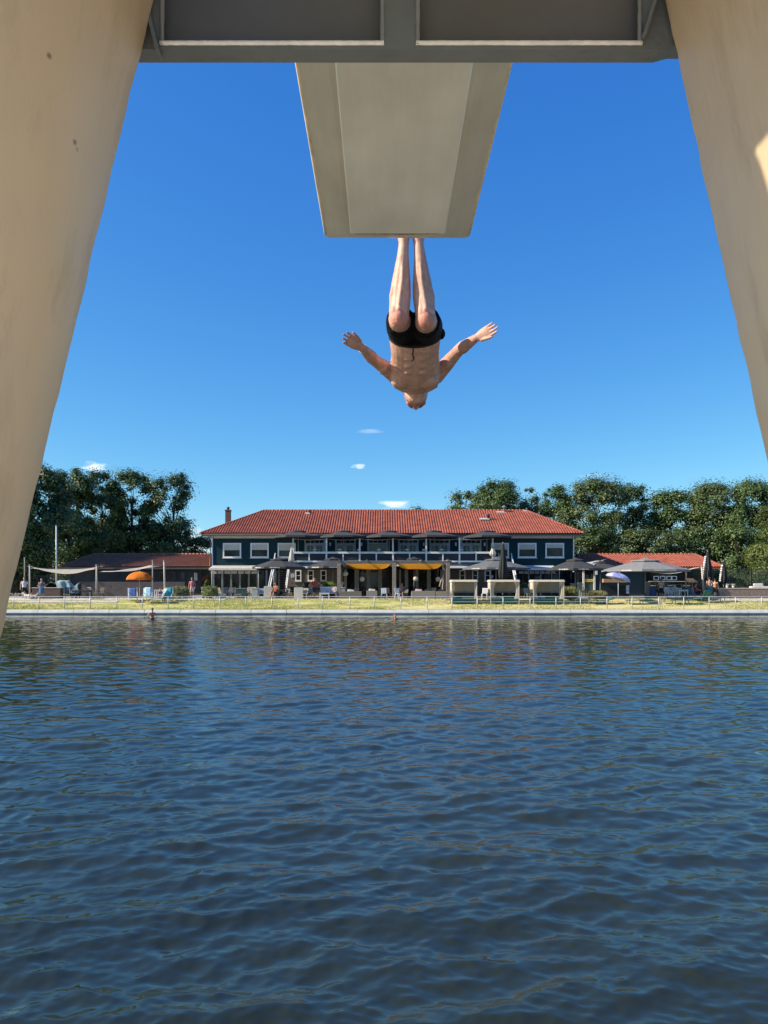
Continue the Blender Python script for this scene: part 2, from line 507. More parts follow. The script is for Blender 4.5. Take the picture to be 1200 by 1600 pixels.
# ---- the near shore behind the photographer: bank of grass (its trees come with the other trees)
def make_near_bank():
    g = MB(); g.grid(lambda u, v: (-300 + 600 * u, -260 + 205 * v, 1.0 if v < .98 else .2), 12, 10, False)
    kind(g.build("near_bank", mat("bank_grass", (0.11, 0.13, 0.045), .9, .3, .3)), "structure")
make_near_bank()

# ---- quay wall of concrete slabs along the far side
def make_quay():
    t = thing("quay_wall", "long low concrete quay wall of pale slabs between the pond and the lawn", "wall", (0, 58.6, 0))
    conc = mat("quay_concrete", (0.50, 0.49, 0.45), 0.85, 0.14, 1.5, 0.3, 14)
    dark = mat("wet_concrete", (0.36, 0.345, 0.30), 0.6, 0.25, 1.2, 0.3, 12)
    rng = random.Random(4)
    a = MB(); x = -110.0
    while x < 110:
        L = 2.7; dz = rng.uniform(-.006, .006); dy = rng.uniform(-.008, .008)
        a.prismx([(58.40 + dy, .29), (58.40 + dy, .36), (58.58 + dy, .585 + dz), (58.80, .585 + dz), (58.80, .29)], x + .012, x + L - .012); x += L
    a.build("coping", conc, t, True, bevel=.012)
    b = MB(); x = -110.0
    while x < 110:
        b.prismx([(58.36, -.25), (58.50, .286), (58.9, .286), (58.9, -.25)], x + .008, x + 2.69); b.bx(x + .008, 58.40, -1.4, x + 2.69, 58.9, -.252); x += 2.7
    b.build("wall_face", dark, t, True)
make_quay()

# ---- concrete jetty the photographer stands on (under and behind the camera)
def make_jetty():
    t = thing("jetty", "pale concrete jetty under the diving tower", "jetty", (0, -4, 0))
    a = MB(); a.bx(-9, -16, .70, 9, 2.3, .95)
    a.build("deck", mat("jetty_concrete", (0.60, 0.53, 0.43), 0.85, 0.12, 2, 0.3), t, True, bevel=.02)
    for x in (-8, -4, 0, 4, 8):
        for y in (-14, -8, -2, 1.6):
            b = MB(); b.bx(x - .2, y - .2, -2, x + .2, y + .2, .70); b.build("pile", stone_pale, t, True)
make_jetty()

# ================================================================== DIVING TOWER
def tower_paint():
    m = bpy.data.materials.new("cream_tower_paint"); nt, b = nodes_of(m)
    t = N(nt, "ShaderNodeTexCoord")
    n1 = N(nt, "ShaderNodeTexNoise", Scale=1.3, Detail=5.0)
    n2 = N(nt, "ShaderNodeTexNoise", Scale=22.0, Detail=3.0)
    mp = N(nt, "ShaderNodeMapping"); mp.inputs['Scale'].default_value = (1, 1, .35)
    nt.links.new(t.outputs['Object'], mp.inputs['Vector'])
    nt.links.new(mp.outputs[0], n1.inputs['Vector']); nt.links.new(mp.outputs[0], n2.inputs['Vector'])
    r = N(nt, "ShaderNodeValToRGB")
    r.color_ramp.elements[0].position = .3; r.color_ramp.elements[0].color = (0.52, 0.375, 0.215, 1)
    r.color_ramp.elements[1].position = .7; r.color_ramp.elements[1].color = (0.66, 0.49, 0.305, 1)
    nt.links.new(n1.outputs['Fac'], r.inputs['Fac'])
    # rust specks and small knocks
    v = N(nt, "ShaderNodeTexVoronoi", Scale=15.0); v.inputs['Randomness'].default_value = 1
    nt.links.new(t.outputs['Object'], v.inputs['Vector'])
    dv = N(nt, "ShaderNodeTexNoise", Scale=60.0, Detail=2.0); nt.links.new(t.outputs['Object'], dv.inputs['Vector'])
    ma = N(nt, "ShaderNodeMath", operation='MULTIPLY_ADD'); ma.inputs[1].default_value = .10
    nt.links.new(dv.outputs['Fac'], ma.inputs[0]); nt.links.new(v.outputs['Distance'], ma.inputs[2])
    sp = N(nt, "ShaderNodeMapRange"); sp.inputs['From Min'].default_value = .085; sp.inputs['From Max'].default_value = .13
    sp.inputs['To Min'].default_value = .75; sp.inputs['To Max'].default_value = 0
    nt.links.new(ma.outputs[0], sp.inputs['Value'])
    sel = N(nt, "ShaderNodeMath", operation='GREATER_THAN'); sel.inputs[1].default_value = .58
    sc = N(nt, "ShaderNodeSeparateColor"); nt.links.new(v.outputs['Color'], sc.inputs[0]); nt.links.new(sc.outputs[0], sel.inputs[0])
    pr = N(nt, "ShaderNodeMath", operation='MULTIPLY'); nt.links.new(sp.outputs[0], pr.inputs[0]); nt.links.new(sel.outputs[0], pr.inputs[1])
    # rain streaks and rubbed patches
    m3 = N(nt, "ShaderNodeMapping"); m3.inputs['Scale'].default_value = (16, 16, .9); nt.links.new(t.outputs['Object'], m3.inputs['Vector'])
    n3 = N(nt, "ShaderNodeTexNoise", Scale=1.0, Detail=6.0, Roughness=.7); nt.links.new(m3.outputs[0], n3.inputs['Vector'])
    n4 = N(nt, "ShaderNodeTexNoise", Scale=5.0, Detail=8.0, Roughness=.7); nt.links.new(t.outputs['Object'], n4.inputs['Vector'])
    r3 = N(nt, "ShaderNodeMapRange"); r3.inputs['From Min'].default_value = .52; r3.inputs['From Max'].default_value = .75; r3.inputs['To Max'].default_value = .45
    nt.links.new(n3.outputs['Fac'], r3.inputs['Value'])
    r4 = N(nt, "ShaderNodeMapRange"); r4.inputs['From Min'].default_value = .58; r4.inputs['From Max'].default_value = .72; r4.inputs['To Max'].default_value = .35
    nt.links.new(n4.outputs['Fac'], r4.inputs['Value'])
    k1 = N(nt, "ShaderNodeMix", data_type='RGBA'); nt.links.new(r3.outputs[0], k1.inputs[0]); nt.links.new(r.outputs['Color'], k1.inputs[6]); k1.inputs[7].default_value = (0.32, 0.22, 0.125, 1)
    k2 = N(nt, "ShaderNodeMix", data_type='RGBA'); nt.links.new(r4.outputs[0], k2.inputs[0]); nt.links.new(k1.outputs[2], k2.inputs[6]); k2.inputs[7].default_value = (0.62, 0.49, 0.36, 1)
    mx = N(nt, "ShaderNodeMix", data_type='RGBA'); nt.links.new(pr.outputs[0], mx.inputs[0])
    nt.links.new(k2.outputs[2], mx.inputs[6]); mx.inputs[7].default_value = (0.13, 0.075, 0.04, 1)
    nt.links.new(mx.outputs[2], b.inputs['Base Color'])
    b.inputs['Roughness'].default_value = .42
    bp = N(nt, "ShaderNodeBump", Strength=.25, Distance=.01)
    nt.links.new(n2.outputs['Fac'], bp.inputs['Height']); nt.links.new(bp.outputs[0], b.inputs['Normal'])
    return m

def make_tower():
    t = thing("diving_tower", "cream diving tower with two leaning tapered legs and a dark steel cross frame", "diving tower", (0.05, 1.5, 0.95))
    paint = tower_paint()
    TS = .85; YF = 1.60 * TS                      # legs' far edge lies 1.36 m ahead
    def inner(side, z):
        h = 1.214 - (z - CAM_H) / TS
        return TS * ((-.4726 - .24 * h) if side < 0 else (.576 + .223 * h))
    def leg(side):
        a = MB(); n = 90; rng = random.Random(5 + side)
        rings = []
        for i in range(n + 1):
            z = .95 + (3.95 - .95) * i / n
            xi = inner(side, z) + rng.uniform(-.0011, .0011)
            h = 1.01 - (z - CAM_H) / TS
            dep = TS * (max(.035, .255 - .40 * h) if h > 0 else .255 - .1 * h)
            thick = TS * (.62 - .06 * h)
            xi += .0005 * math.sin(z * 9.1 + side) + .0006 * math.sin(z * 43.7)
            xo = xi + side * thick
            s = side; c = .014; D = dep + .16; ex = 2.6 if side < 0 else 9.0
            pts = [(xi + s * c, YF), (xi + s * c * .3, YF - c * .3), (xi, YF - c)]
            for q in range(1, 15):
                an = q / 14 * PI / 2
                pts.append((xi + s * (thick - .01) * (1 - math.cos(an) ** (2 / ex)), YF - .03 - D * math.sin(an) ** (2 / ex)))
            pts += [(xo, YF - D), (xo, YF - .02), (xo - s * .02, YF)]
            rings.append([(x, y, z) for x, y in pts])
        m = len(rings[0]); vs = [p for r in rings for p in r]; fs = []
        for i in range(n):
            for k in range(m): fs.append((i * m + k, i * m + (k + 1) % m, (i + 1) * m + (k + 1) % m, (i + 1) * m + k))
        fs.append(tuple(range(m))); fs.append(tuple(n * m + k for k in range(m)))
        a.add(vs, fs, True)
        for q in (-1, -2): a.sm[q] = False
        o = a.build("leg", paint, t, True)
        md = o.modifiers.new("edges", 'EDGE_SPLIT'); md.split_angle = math.radians(50)
        foot = MB()
        xi = inner(side, .95)
        foot.box((xi + side * .22, YF - .16, .965), (.62, .50, .03)); foot.build("base_plate", grey_metal, o, True, bevel=.004)
    leg(-1); leg(1)
    # cross frame: dark grey-green box beam with two recessed panels; lower weld beads pale to paint in bounce light
    fm = mat("frame_paint", (0.150, 0.160, 0.145), 0.5, 0.14, 5, 0.15, 40)
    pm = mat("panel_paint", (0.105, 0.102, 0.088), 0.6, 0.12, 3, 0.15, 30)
    bead = mat("bounce_lit_bead", (0.80, 0.76, 0.64), 0.5, 0.12, 40, 0.1, 90)
    Y0 = YF + .004
    def X(px): return (px - 600) / FPX * Y0
    zb = W(600, 98, Y0 + .035).z; zt = 3.685
    f = MB()
    zi = W(600, 71, Y0).z
    xl, xr = X(190), X(1100)
    f.bx(xl, Y0, zb, X(1030), Y0 + .035, zi)                       # lower flange
    f.bx(X(600), Y0, zi, X(650), Y0 + .035, zt)                    # middle stiffener
    f.bx(xl, Y0, zi, X(250), Y0 + .035, zt)
    f.bx(X(1003), Y0, zi, xr, Y0 + .035, zt)
    f.hexa([(X(1030), Y0, zb), (X(1030) + .0001, Y0, zb), (X(1030) + .0001, Y0 + .035, zb), (X(1030), Y0 + .035, zb)],
           [(X(1030), Y0, zi), (X(1030) + .026, Y0, zi), (X(1030) + .026, Y0 + .035, zi), (X(1030), Y0 + .035, zi)])
    f.build("cross_frame", fm, t, True, bevel=.003)
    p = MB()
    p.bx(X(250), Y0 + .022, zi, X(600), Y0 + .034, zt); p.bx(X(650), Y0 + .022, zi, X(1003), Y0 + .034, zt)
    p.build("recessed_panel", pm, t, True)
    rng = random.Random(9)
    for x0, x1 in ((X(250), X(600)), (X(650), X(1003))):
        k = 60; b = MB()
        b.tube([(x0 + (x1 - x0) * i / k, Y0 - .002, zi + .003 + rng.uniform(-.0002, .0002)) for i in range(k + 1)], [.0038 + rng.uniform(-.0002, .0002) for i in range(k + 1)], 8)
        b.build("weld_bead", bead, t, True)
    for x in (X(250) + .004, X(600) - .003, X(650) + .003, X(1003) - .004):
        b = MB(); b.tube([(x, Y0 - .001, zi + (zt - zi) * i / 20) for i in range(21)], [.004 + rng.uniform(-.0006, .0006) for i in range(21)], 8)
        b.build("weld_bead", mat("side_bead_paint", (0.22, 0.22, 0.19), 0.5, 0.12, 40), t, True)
    # corner gussets
    g = MB()
    g.beam((X(1003), Y0 - .004, zi + .01), (X(1043), Y0 - .004, zt - .02), .006, .03, (0, 1, 0))
    g.build("gusset", fm, t, True); g = MB()
    g.beam((X(250), Y0 - .004, zi - .02), (X(233), Y0 - .004, zi + .06), .006, .03, (0, 1, 0))
    g.build("gusset", fm, t, True)
    # beam web behind the face and the plate that carries the board
    w_ = MB(); w_.bx(xl, Y0 + .036, zb + .075, xr, Y0 + .06, zt)
    w_.build("beam_web", fm, t, True)
    for y in (-2.4, .25):
        d = MB(); d.bx(-.55, y, 3.60, .66, y + .12, 3.715); d.build("cross_bearer", fm, t, True)
make_tower()

def make_board():
    t = thing("diving_board", "pale beige diving board seen from below jutting out over the water", "diving board", (0.046, 0.4, 3.72))
    m = bpy.data.materials.new("board_fibreglass"); nt, b = nodes_of(m)
    tc_ = N(nt, "ShaderNodeTexCoord")
    mp = N(nt, "ShaderNodeMapping"); mp.inputs['Scale'].default_value = (6, .7, 3)
    nt.links.new(tc_.outputs['Object'], mp.inputs['Vector'])
    n1 = N(nt, "ShaderNodeTexNoise", Scale=2.2, Detail=7.0, Roughness=.65); nt.links.new(mp.outputs[0], n1.inputs['Vector'])
    n2 = N(nt, "ShaderNodeTexNoise", Scale=4.0, Detail=5.0); nt.links.new(tc_.outputs['Object'], n2.inputs['Vector'])
    r = N(nt, "ShaderNodeValToRGB")
    r.color_ramp.elements[0].position = .3; r.color_ramp.elements[0].color = (0.40, 0.36, 0.26, 1)
    r.color_ramp.elements[1].position = .72; r.color_ramp.elements[1].color = (0.66, 0.61, 0.46, 1)
    ad = N(nt, "ShaderNodeMath", operation='MULTIPLY_ADD'); ad.inputs[1].default_value = .5
    hf = N(nt, "ShaderNodeMath", operation='MULTIPLY'); hf.inputs[1].default_value = .5
    nt.links.new(n2.outputs['Fac'], hf.inputs[0])
    nt.links.new(n1.outputs['Fac'], ad.inputs[0]); nt.links.new(hf.outputs[0], ad.inputs[2])
    nt.links.new(ad.outputs[0], r.inputs['Fac']); nt.links.new(r.outputs['Color'], b.inputs['Base Color'])
    b.inputs['Roughness'].default_value = .3
    bp = N(nt, "ShaderNodeBump", Strength=.06, Distance=.01); nt.links.new(n1.outputs['Fac'], bp.inputs['Height']); nt.links.new(bp.outputs[0], b.inputs['Normal'])
    y0, y1 = -2.2, 2.665
    cx = .046; hw = .2525; zt = 3.79; ze = 3.722
    # body: wedge-shaped side strips (thin at the rim) either side of the flat middle
    a = MB()
    rc = .022
    def outline(h, yend):
        pts = [(-h, y0), (h, y0)]
        for k in range(7): an = k / 6 * PI / 2; pts.append((h - rc + rc * math.cos(an), yend - rc + rc * math.sin(an)))
        for k in range(7): an = PI / 2 + k / 6 * PI / 2; pts.append((-h + rc + rc * math.cos(an), yend - rc + rc * math.sin(an)))
        return pts
    o_ = outline(hw, y1); n = len(o_)
    i_ = outline(.170, y1 - .06)
    vs = [(cx + x, y, zt) for x, y in o_] + [(cx + x, y, ze + .034) for x, y in o_] + [(cx + x * .985, y - .003, ze + .024) for x, y in o_] \
        + [(cx + x, y, ze + .002) for x, y in i_]
    fs = [tuple(range(n))]
    for ring in range(3):
        for k in range(n): fs.append((ring * n + k, ring * n + (k + 1) % n, (ring + 1) * n + (k + 1) % n, (ring + 1) * n + k))
    fs.append(tuple(3 * n + k for k in range(n)))
    a.add(vs, fs)
    a.build("board_body", m, t, True)
    # flat central reinforcement panel on the underside, a little proud
    c = MB()
    vs = []
    for hx0, hx1, z in ((.160, .166, ze + .006), (.1585, .1645, ze - .001), (.155, .161, ze - .0045)):
        vs += [(cx - hx0 + .012, y0 + .01, z), (cx + hx0 - .02, y0 + .01, z), (cx + hx1 - .006, y1 - .100, z), (cx - hx1 + .006, y1 - .100, z)]
    fs = [(8, 9, 10, 11)]
    for r_ in (0, 1):
        for k in range(4): fs.append((r_ * 4 + k, r_ * 4 + (k + 1) % 4, r_ * 4 + 4 + (k + 1) % 4, r_ * 4 + 4 + k))
    c.add(vs, fs)
    mm = m.copy(); mm.name = "panel_laminate"
    for e_, cc in zip([n_ for n_ in mm.node_tree.nodes if n_.type == 'VALTORGB'][0].color_ramp.elements, ((0.58, 0.55, 0.43, 1), (0.80, 0.77, 0.63, 1))): e_.color = cc
    c.build("underside_panel", mm, t, True)
    # rusty streaks where the panel ends
    r2 = MB(); rng = random.Random(2); n = 70
    for k in range(n):                                     # one ragged rusty seam along the panel's end
        x = cx - .14 + .28 * k / n; w_ = .28 / n + .002; d_ = rng.uniform(.002, .009) * (1.6 if 20 < k < 50 else .7)
        r2.box((x, y1 - .092, ze + .0010), (w_, d_, .006))
    r2.build("rust_seam", mat("rust_stain", (0.30, 0.19, 0.09), 0.8, 0.35, 40), t, True)
    for sx in (-1, 1):                                     # tan strips painting in the sunlit board edges
        e = MB(); e.tube([(cx + sx * (hw - .0095), y0 + (y1 - .03 - y0) * k / 40, ze + .030 + .0006 * math.sin(k * 1.9)) for k in range(41)], .0085, 8)
        e.build("sunlit_edge_strip", mat("sunlit_edge_tan", (0.62, 0.50, 0.30), .35, .22, 14, .2, 40), t, True)
    g = MB(); g.bx(cx - hw + .01, y0, zt + .001, cx + hw - .01, y1 - .03, zt + .006)
    g.build("grip_surface", mat("grip_sand", (0.45, 0.42, 0.34), 0.9, 0.2, 60, 0.4, 200), t, True)
make_board()
# ================================================================== BUILDINGS
tile_m = mat("terracotta_tiles", (0.285, 0.075, 0.042), 0.85, 0.30, 1.3, 0.25, 18)
tile_old = mat("weathered_tiles", (0.22, 0.075, 0.036), 0.8, 0.3, 1.2, 0.25, 16)
ridge_m = mat("ridge_tiles", (0.34, 0.09, 0.05), 0.75, 0.25, 3)
teal = mat("teal_boards", (0.007, 0.032, 0.041), 0.6, 0.15, 1.5, 0.1, 20, spec=.2)
navy_dark = mat("navy_boards", (0.005, 0.008, 0.014), 0.6, 0.2, 2, spec=.2)
fascia_m = mat("fascia_paint", (0.55, 0.53, 0.50), 0.55, 0.08, 3)
frame_w = mat("window_paint", (0.72, 0.73, 0.72), 0.45, 0.05, 4)
door_g = mat("door_paint", (0.33, 0.37, 0.41), 0.5, 0.08, 4)
blind_m = mat("blind_cloth", (0.46, 0.46, 0.43), 0.8, 0.1, 3)
brick_grey = mat("grey_boards", (0.12, 0.10, 0.085), 0.8, 0.2, 2.5, 0.3, 14)

def tile_slope(mb, e0, e1, r0, r1, pitch=0.25, course=0.40, amp=0.075):
    """one roof slope in pantiles: rolls run up the slope, courses step down it"""
    e0, e1, r0, r1 = map(Vector, (e0, e1, r0, r1))
    U = (e1 - e0); L = U.length; U.normalize()
    d = r0 - e0; a = d.dot(U); S = d - U * a; T = S.length; S.normalize()
    b = (r1 - e0).dot(U)
    Nn = U.cross(S).normalized()
    if Nn.z < 0: Nn = -Nn
    sub = 6
    nu = int(L / pitch) * sub
    nv = max(2, int(T / course)) * 2
    vs = []; fs = []
    prof = [0, .55, .95, 1.0, .8, .35]
    for j in range(nv + 1):
        c = j // 2 if j < nv else nv // 2 - 1
        tt = T * ((c + (0.985 if j % 2 else 0)) / (nv // 2)) if j < nv else T
        lift = .028 if j % 2 == 0 else 0.0
        for i in range(nu + 1):
            u = L * i / nu
            tm = T
            if a > 1e-3: tm = min(tm, T * u / a)
            if L - b > 1e-3: tm = min(tm, T * (L - u) / (L - b))
            t_ = min(tt, tm)
            vs.append(e0 + U * u + S * t_ + Nn * (amp * prof[i % sub] + lift))
    w = nu + 1
    for j in range(nv):
        for i in range(nu):
            q = (j * w + i, j * w + i + 1, (j + 1) * w + i + 1, (j + 1) * w + i)
            if (vs[q[0]] - vs[q[3]]).length < 1e-5 and (vs[q[1]] - vs[q[2]]).length < 1e-5: continue
            fs.append(q)
    mb.add(vs, fs, False)

def hip_roof(root, mats, x0, x1, y0, y1, ze, rx0, rx1, yr, zr, name="roof", caps=True):
    a = MB()
    tile_slope(a, (x0, y0, ze), (x1, y0, ze), (rx0, yr, zr), (rx1, yr, zr))
    tile_slope(a, (x1, y1, ze), (x0, y1, ze), (rx1, yr, zr), (rx0, yr, zr))
    if rx0 > x0 + .1: tile_slope(a, (x0, y1, ze), (x0, y0, ze), (rx0, yr, zr), (rx0, yr, zr))
    if rx1 < x1 - .1: tile_slope(a, (x1, y0, ze), (x1, y1, ze), (rx1, yr, zr), (rx1, yr, zr))
    o = a.build(name, mats, root, True)
    c = MB()
    def cap(p, q):
        p, q = Vector(p), Vector(q); n = int((q - p).length / .38)
        for i in range(n):
            s, e = p.lerp(q, i / n), p.lerp(q, (i + 1.06) / n)
            c.tube([s + Vector((0, 0, .035)), e + Vector((0, 0, .02))], [.125, .105], 10)
    cap((rx0, yr, zr), (rx1, yr, zr))
    if rx0 > x0 + .1: cap((x0, y0, ze), (rx0, yr, zr)); cap((x0, y1, ze), (rx0, yr, zr))
    if rx1 < x1 - .1: cap((x1, y0, ze), (rx1, yr, zr)); cap((x1, y1, ze), (rx1, yr, zr))
    c.build("ridge_cap", ridge_m, o, True)
    return o

def lap_wall(mb, x0, x1, y, z0, z1, h=.19, face=-1):
    z = z0
    while z < z1 - .01:
        zt = min(z + h, z1)
        yo = y + face * .032; yi = y + face * .008
        mb.hexa([(x0, yo, z), (x1, yo, z), (x1, y, z), (x0, y, z)], [(x0, yi, zt), (x1, yi, zt), (x1, y, zt), (x0, y, zt)])
        z = zt

def window(root, x0, x1, z0, z1, y, blind=0.0, fw=.10, mx=0, mz=0, fm=None, sill=True, name="window"):
    fm = fm or frame_w
    a = MB(); d = .07
    a.bx(x0, y - d, z0, x0 + fw, y, z1); a.bx(x1 - fw, y - d, z0, x1, y, z1)
    a.bx(x0 + fw, y - d, z1 - fw, x1 - fw, y, z1); a.bx(x0 + fw, y - d, z0, x1 - fw, y, z0 + fw)
    if sill: a.bx(x0 - .05, y - d - .05, z0 - .06, x1 + .05, y, z0 - .002)
    for k in range(1, mx + 1):
        xc = x0 + (x1 - x0) * k / (mx + 1); a.bx(xc - .025, y - d * .7, z0 + fw, xc + .025, y - .01, z1 - fw)
    for k in range(1, mz + 1):
        zc = z0 + (z1 - z0) * k / (mz + 1); a.bx(x0 + fw, y - d * .65, zc - .022, x1 - fw, y - .012, zc + .022)
    o = a.build(name, fm, root, True)
    p = MB(); p.bx(x0 + fw, y - .022, z0 + fw, x1 - fw, y - .004, z1 - fw); p.build("pane", glass_dark, o, True)
    if blind:
        b = MB(); zz = z1 - fw; b.bx(x0 + fw + .01, y - .045, zz - (z1 - z0 - 2 * fw) * blind, x1 - fw - .01, y - .026, zz - .002)
        b.build("blind", blind_m, o, True)
    return o

def make_house():
    D = 76.0
    xL, xR = WX(331, D), WX(897, D)
    z0 = gz(76); z1 = WZ(889, D); z2 = WZ(836, D)
    yb = 88.0
    H = thing("pool_house", "long two-storey teal boarded clubhouse with red hipped tile roof and white balcony", "house", ((xL + xR) / 2, D, z0))
    # walls -------------------------------------------------------------
    a = MB()
    lap_wall(a, xL + .12, xR - .12, D, z1 + .02, z2, .19)
    a.build("boarded_wall", teal, H, True)
    a = MB(); a.bx(xL + .05, D + .002, z1, xR - .05, yb, z2 + .1)
    a.build("upper_wall", teal, H, True)
    a = MB(); a.bx(xL + .05, D + 1.2, z0, xR - .05, yb, z1 - .002)
    a.build("lower_wall", navy_dark, H, True)
    for x in (xL, xR - .11):
        a = MB(); a.bx(x, D - .05, z1 - .3, x + .11, D + .1, z2 + .02)
        a.build("corner_board", frame_w, H, True)
    # roof --------------------------------------------------------------
    ex0, ex1 = WX(313, 75), WX(913, 75)
    ze = WZ(833.5, 75.0); yr = 81.5; zr = WZ(798, yr)
    roof = hip_roof(H, tile_m, ex0, ex1, 75.0, 88.0, ze, WX(413, yr), WX(822, yr), yr, zr)
    f = MB()
    f.bx(ex0 + .05, 75.12, ze - .20, ex1 - .05, 75.16, ze - .02); f.bx(ex0 + .05, 75.161, ze - .17, ex0 + .09, 87.9, ze - .02); f.bx(ex1 - .09, 75.161, ze - .17, ex1 - .05, 87.9, ze - .02)
    f.build("fascia", mat("dark_fascia", (0.10, 0.075, 0.06), 0.6, 0.15, 3), roof, True)
    f = MB(); f.bx(ex0 + .1, 75.17, ze - .235, ex1 - .1, D + .3, ze - .172); f.bx(xL + .2, D - .10, ze - .42, xR - .2, D - .036, ze - .237)
    f.build("soffit", fascia_m, roof, True)
    g = MB()
    g.tube([(ex0 + .02, 75.06, ze - .07), (ex1 - .02, 75.06, ze - .07)], .065, 8)
    g.tube([(ex0 + .1, 75.1, ze - .12), (ex0 + .1, 75.4, ze - .35), (xL - .1, D - .1, ze - .75), (xL - .1, D - .1, z1 - .1)], .045, 8)
    g.build("gutter", mat("gutter_zinc", (0.09, 0.085, 0.08), 0.5, 0.15, 4), roof, True)
    # chimney at the left hip
    cx = WX(356.5, 84); cz = WZ(795, 84)
    c = MB(); c.bx(cx - .26, 83.7, 7.6, cx + .26, 84.3, WZ(798.5, 84)); c.bx(cx - .31, 83.65, WZ(798.5, 84) + .002, cx + .31, 84.35, WZ(797.5, 84) + .05)
    ch = c.build("chimney", mat("chimney_brick", (0.14, 0.075, 0.05), 0.85, 0.3, 6, 0.3), roof, True)
    c = MB(); c.lathe([(.12, 0), (.12, .18), (.2, .2), (.2, .24), (.06, .34), (.001, .36)], (cx, 84, WZ(797.5, 84) + .05), 10)
    c.build("chimney_pot", dark_metal, ch, True)
    # vents on the slope
    def vent(px, py, dark, big):
        t_ = None
        for k in range(200):
            y = 75 + 6.5 * k / 200
            p = W(px, py, y)
            if p.z <= ze + (zr - ze) * (y - 75) / 6.5 + .05: t_ = p; break
        if t_ is None: t_ = W(px, py, 81.3)
        v = MB()
        v.lathe([(.09 * big, -.2), (.09 * big, .30 * big), (.16 * big, .31 * big), (.16 * big, .36 * big), (.001, .44 * big)], t_, 10)
        o = v.build("roof_vent", dark_metal if dark else grey_metal, roof, True)
        l = MB(); l.box(t_ + Vector((-.22 * big, -.1, -.02)), (.6 * big, .45, .05), rx=.42); l.build("flashing", mat("lead_flashing", (0.45, 0.40, 0.36), 0.6, 0.1, 6), o, True)
    vent(484, 802, True, .9); vent(763, 812, True, 1.4); vent(788, 800, False, 1.6); vent(823, 798, False, .7)
    s = MB(); p0 = W(757, 812, 78.6); s.box(p0 + Vector((0, -.05, .08)), (1.0, .5, .06), rx=.42); s.build("skylight_plate", mat("pale_plate", (0.45, 0.42, 0.38), .5, .1, 4), roof, True)
    # upper windows -----------------------------------------------------
    for px0, px1, bl in ((348.5, 377, .48), (391.5, 420, .46), (434, 462, .5), (767, 795, .45), (809, 838, .42), (852, 881, .30)):
        window(H, WX(px0, D), WX(px1, D), WZ(871.5, D), WZ(848.5, D), D - .034, bl, .13)
    # balcony doors -----------------------------------------------------
    zd = WZ(879, D)
    for i, pxc in enumerate((492, 540, 590, 638, 687, 736)):
        x0, x1 = WX(pxc - 16, D), WX(pxc + 16, D); zt = WZ(842, D); y = D - .034; xm = (x0 + x1) / 2
        fr = MB()
        fr.bx(x0, y - .08, zd, x0 + .13, y, zt); fr.bx(x1 - .13, y - .08, zd, x1, y, zt); fr.bx(x0 + .13, y - .08, zt - .13, x1 - .13, y, zt)
        fr.bx(x0 + .13, y - .08, zt - .52, x1 - .13, y, zt - .44)
        for k in (1, 2, 3): 
            xx = x0 + .13 + (x1 - x0 - .26) * k / 4; fr.bx(xx - .02, y - .06, zt - .438, xx + .02, y - .01, zt - .132)
        d_ = fr.build("balcony_door", door_g, H, True)
        p = MB(); p.bx(x0 + .13, y - .02, zd, x1 - .13, y - .004, zt - .13); p.build("pane", glass_dark, d_, True)
        if i == 2: continue                         # this pair stands open
        for s0, s1 in ((x0 + .14, xm - .01), (xm + .01, x1 - .14)):
            l = MB(); yy = y - .022; yq = y - .06
            l.bx(s0, yq, zd + .02, s0 + .12, yy, zt - .53); l.bx(s1 - .12, yq, zd + .02, s1, yy, zt - .53)
            l.bx(s0 + .12, yq, zt - .65, s1 - .12, yy, zt - .53); l.bx(s0 + .12, yq, zd + .02, s1 - .12, yy, zd + .5)
            xx = (s0 + s1) / 2; l.bx(xx - .018, yq + .01, zd + .5, xx + .018, yy, zt - .65)
            for k in (1, 2): zz = zd + .5 + (zt - .65 - zd - .5) * k / 3; l.bx(s0 + .12, yq + .012, zz - .018, s1 - .12, yy, zz + .018)
            l.build("door_leaf", door_g, d_, True)
    # wall lamps between the doors
    for pxc in (516, 565, 614, 662, 712, 757):
        l = MB(); x = WX(pxc, D); l.bx(x - .08, D - .2, WZ(853, D), x + .08, D - .034, WZ(848, D)); l.build("wall_lamp", mat("lamp_white", (0.6, 0.6, 0.6), .5, .05), H, True)
    # balcony -----------------------------------------------------------
    yF = 72.0
    bx0, bx1 = WX(455, yF), WX(772, yF)
    zdk = WZ(880.5, yF)
    b = MB(); b.bx(bx0, yF + .06, zdk - .22, bx1, D - .04, zdk)
    bal = b.build("balcony", mat("balcony_deck", (0.14, 0.14, 0.145), .7, .15, 4), H, True)
    r = MB()
    zr0, zr1 = WZ(878.5, yF), WZ(876, yF); zt0, zt1 = WZ(865, yF), WZ(862, yF)
    for y in (yF,):
        r.bx(bx0, y - .03, zr0, bx1, y + .05, zr1); r.bx(bx0, y - .05, zt0, bx1, y + .07, zt1)
    for x in (bx0, bx1):
        r.bx(x - .05, yF + .08, zt0, x + .05, D - .1, zt1); r.bx(x - .04, yF + .06, zr0, x + .04, D - .1, zr1)
    r.build("railing", white_paint, bal, True)
    for px in (458, 510, 562, 614, 666, 718, 770):
        p = MB(); x = WX(px, yF); p.bx(x - .075, yF + .0, zdk + .002, x + .075, yF + .052, WZ(841, yF)); p.build("post", white_paint, bal, True)
    for px in (483, 536, 588, 640, 692, 744):
        p = MB(); x = WX(px, yF); p.bx(x - .06, yF + .0, zr1 - .05, x + .06, yF + .05, zt0 + .02); p.build("baluster", white_paint, bal, True)
    n_ = MB(); n_.bx(bx0, yF + .054, zr1, bx1, yF + .06, zt0); n_.build("railing_shade_sheet", mat("railing_shade", (0.012, 0.014, 0.022), .6, .2), bal, True)  # dark sheet stands for the shaded view through the open railing
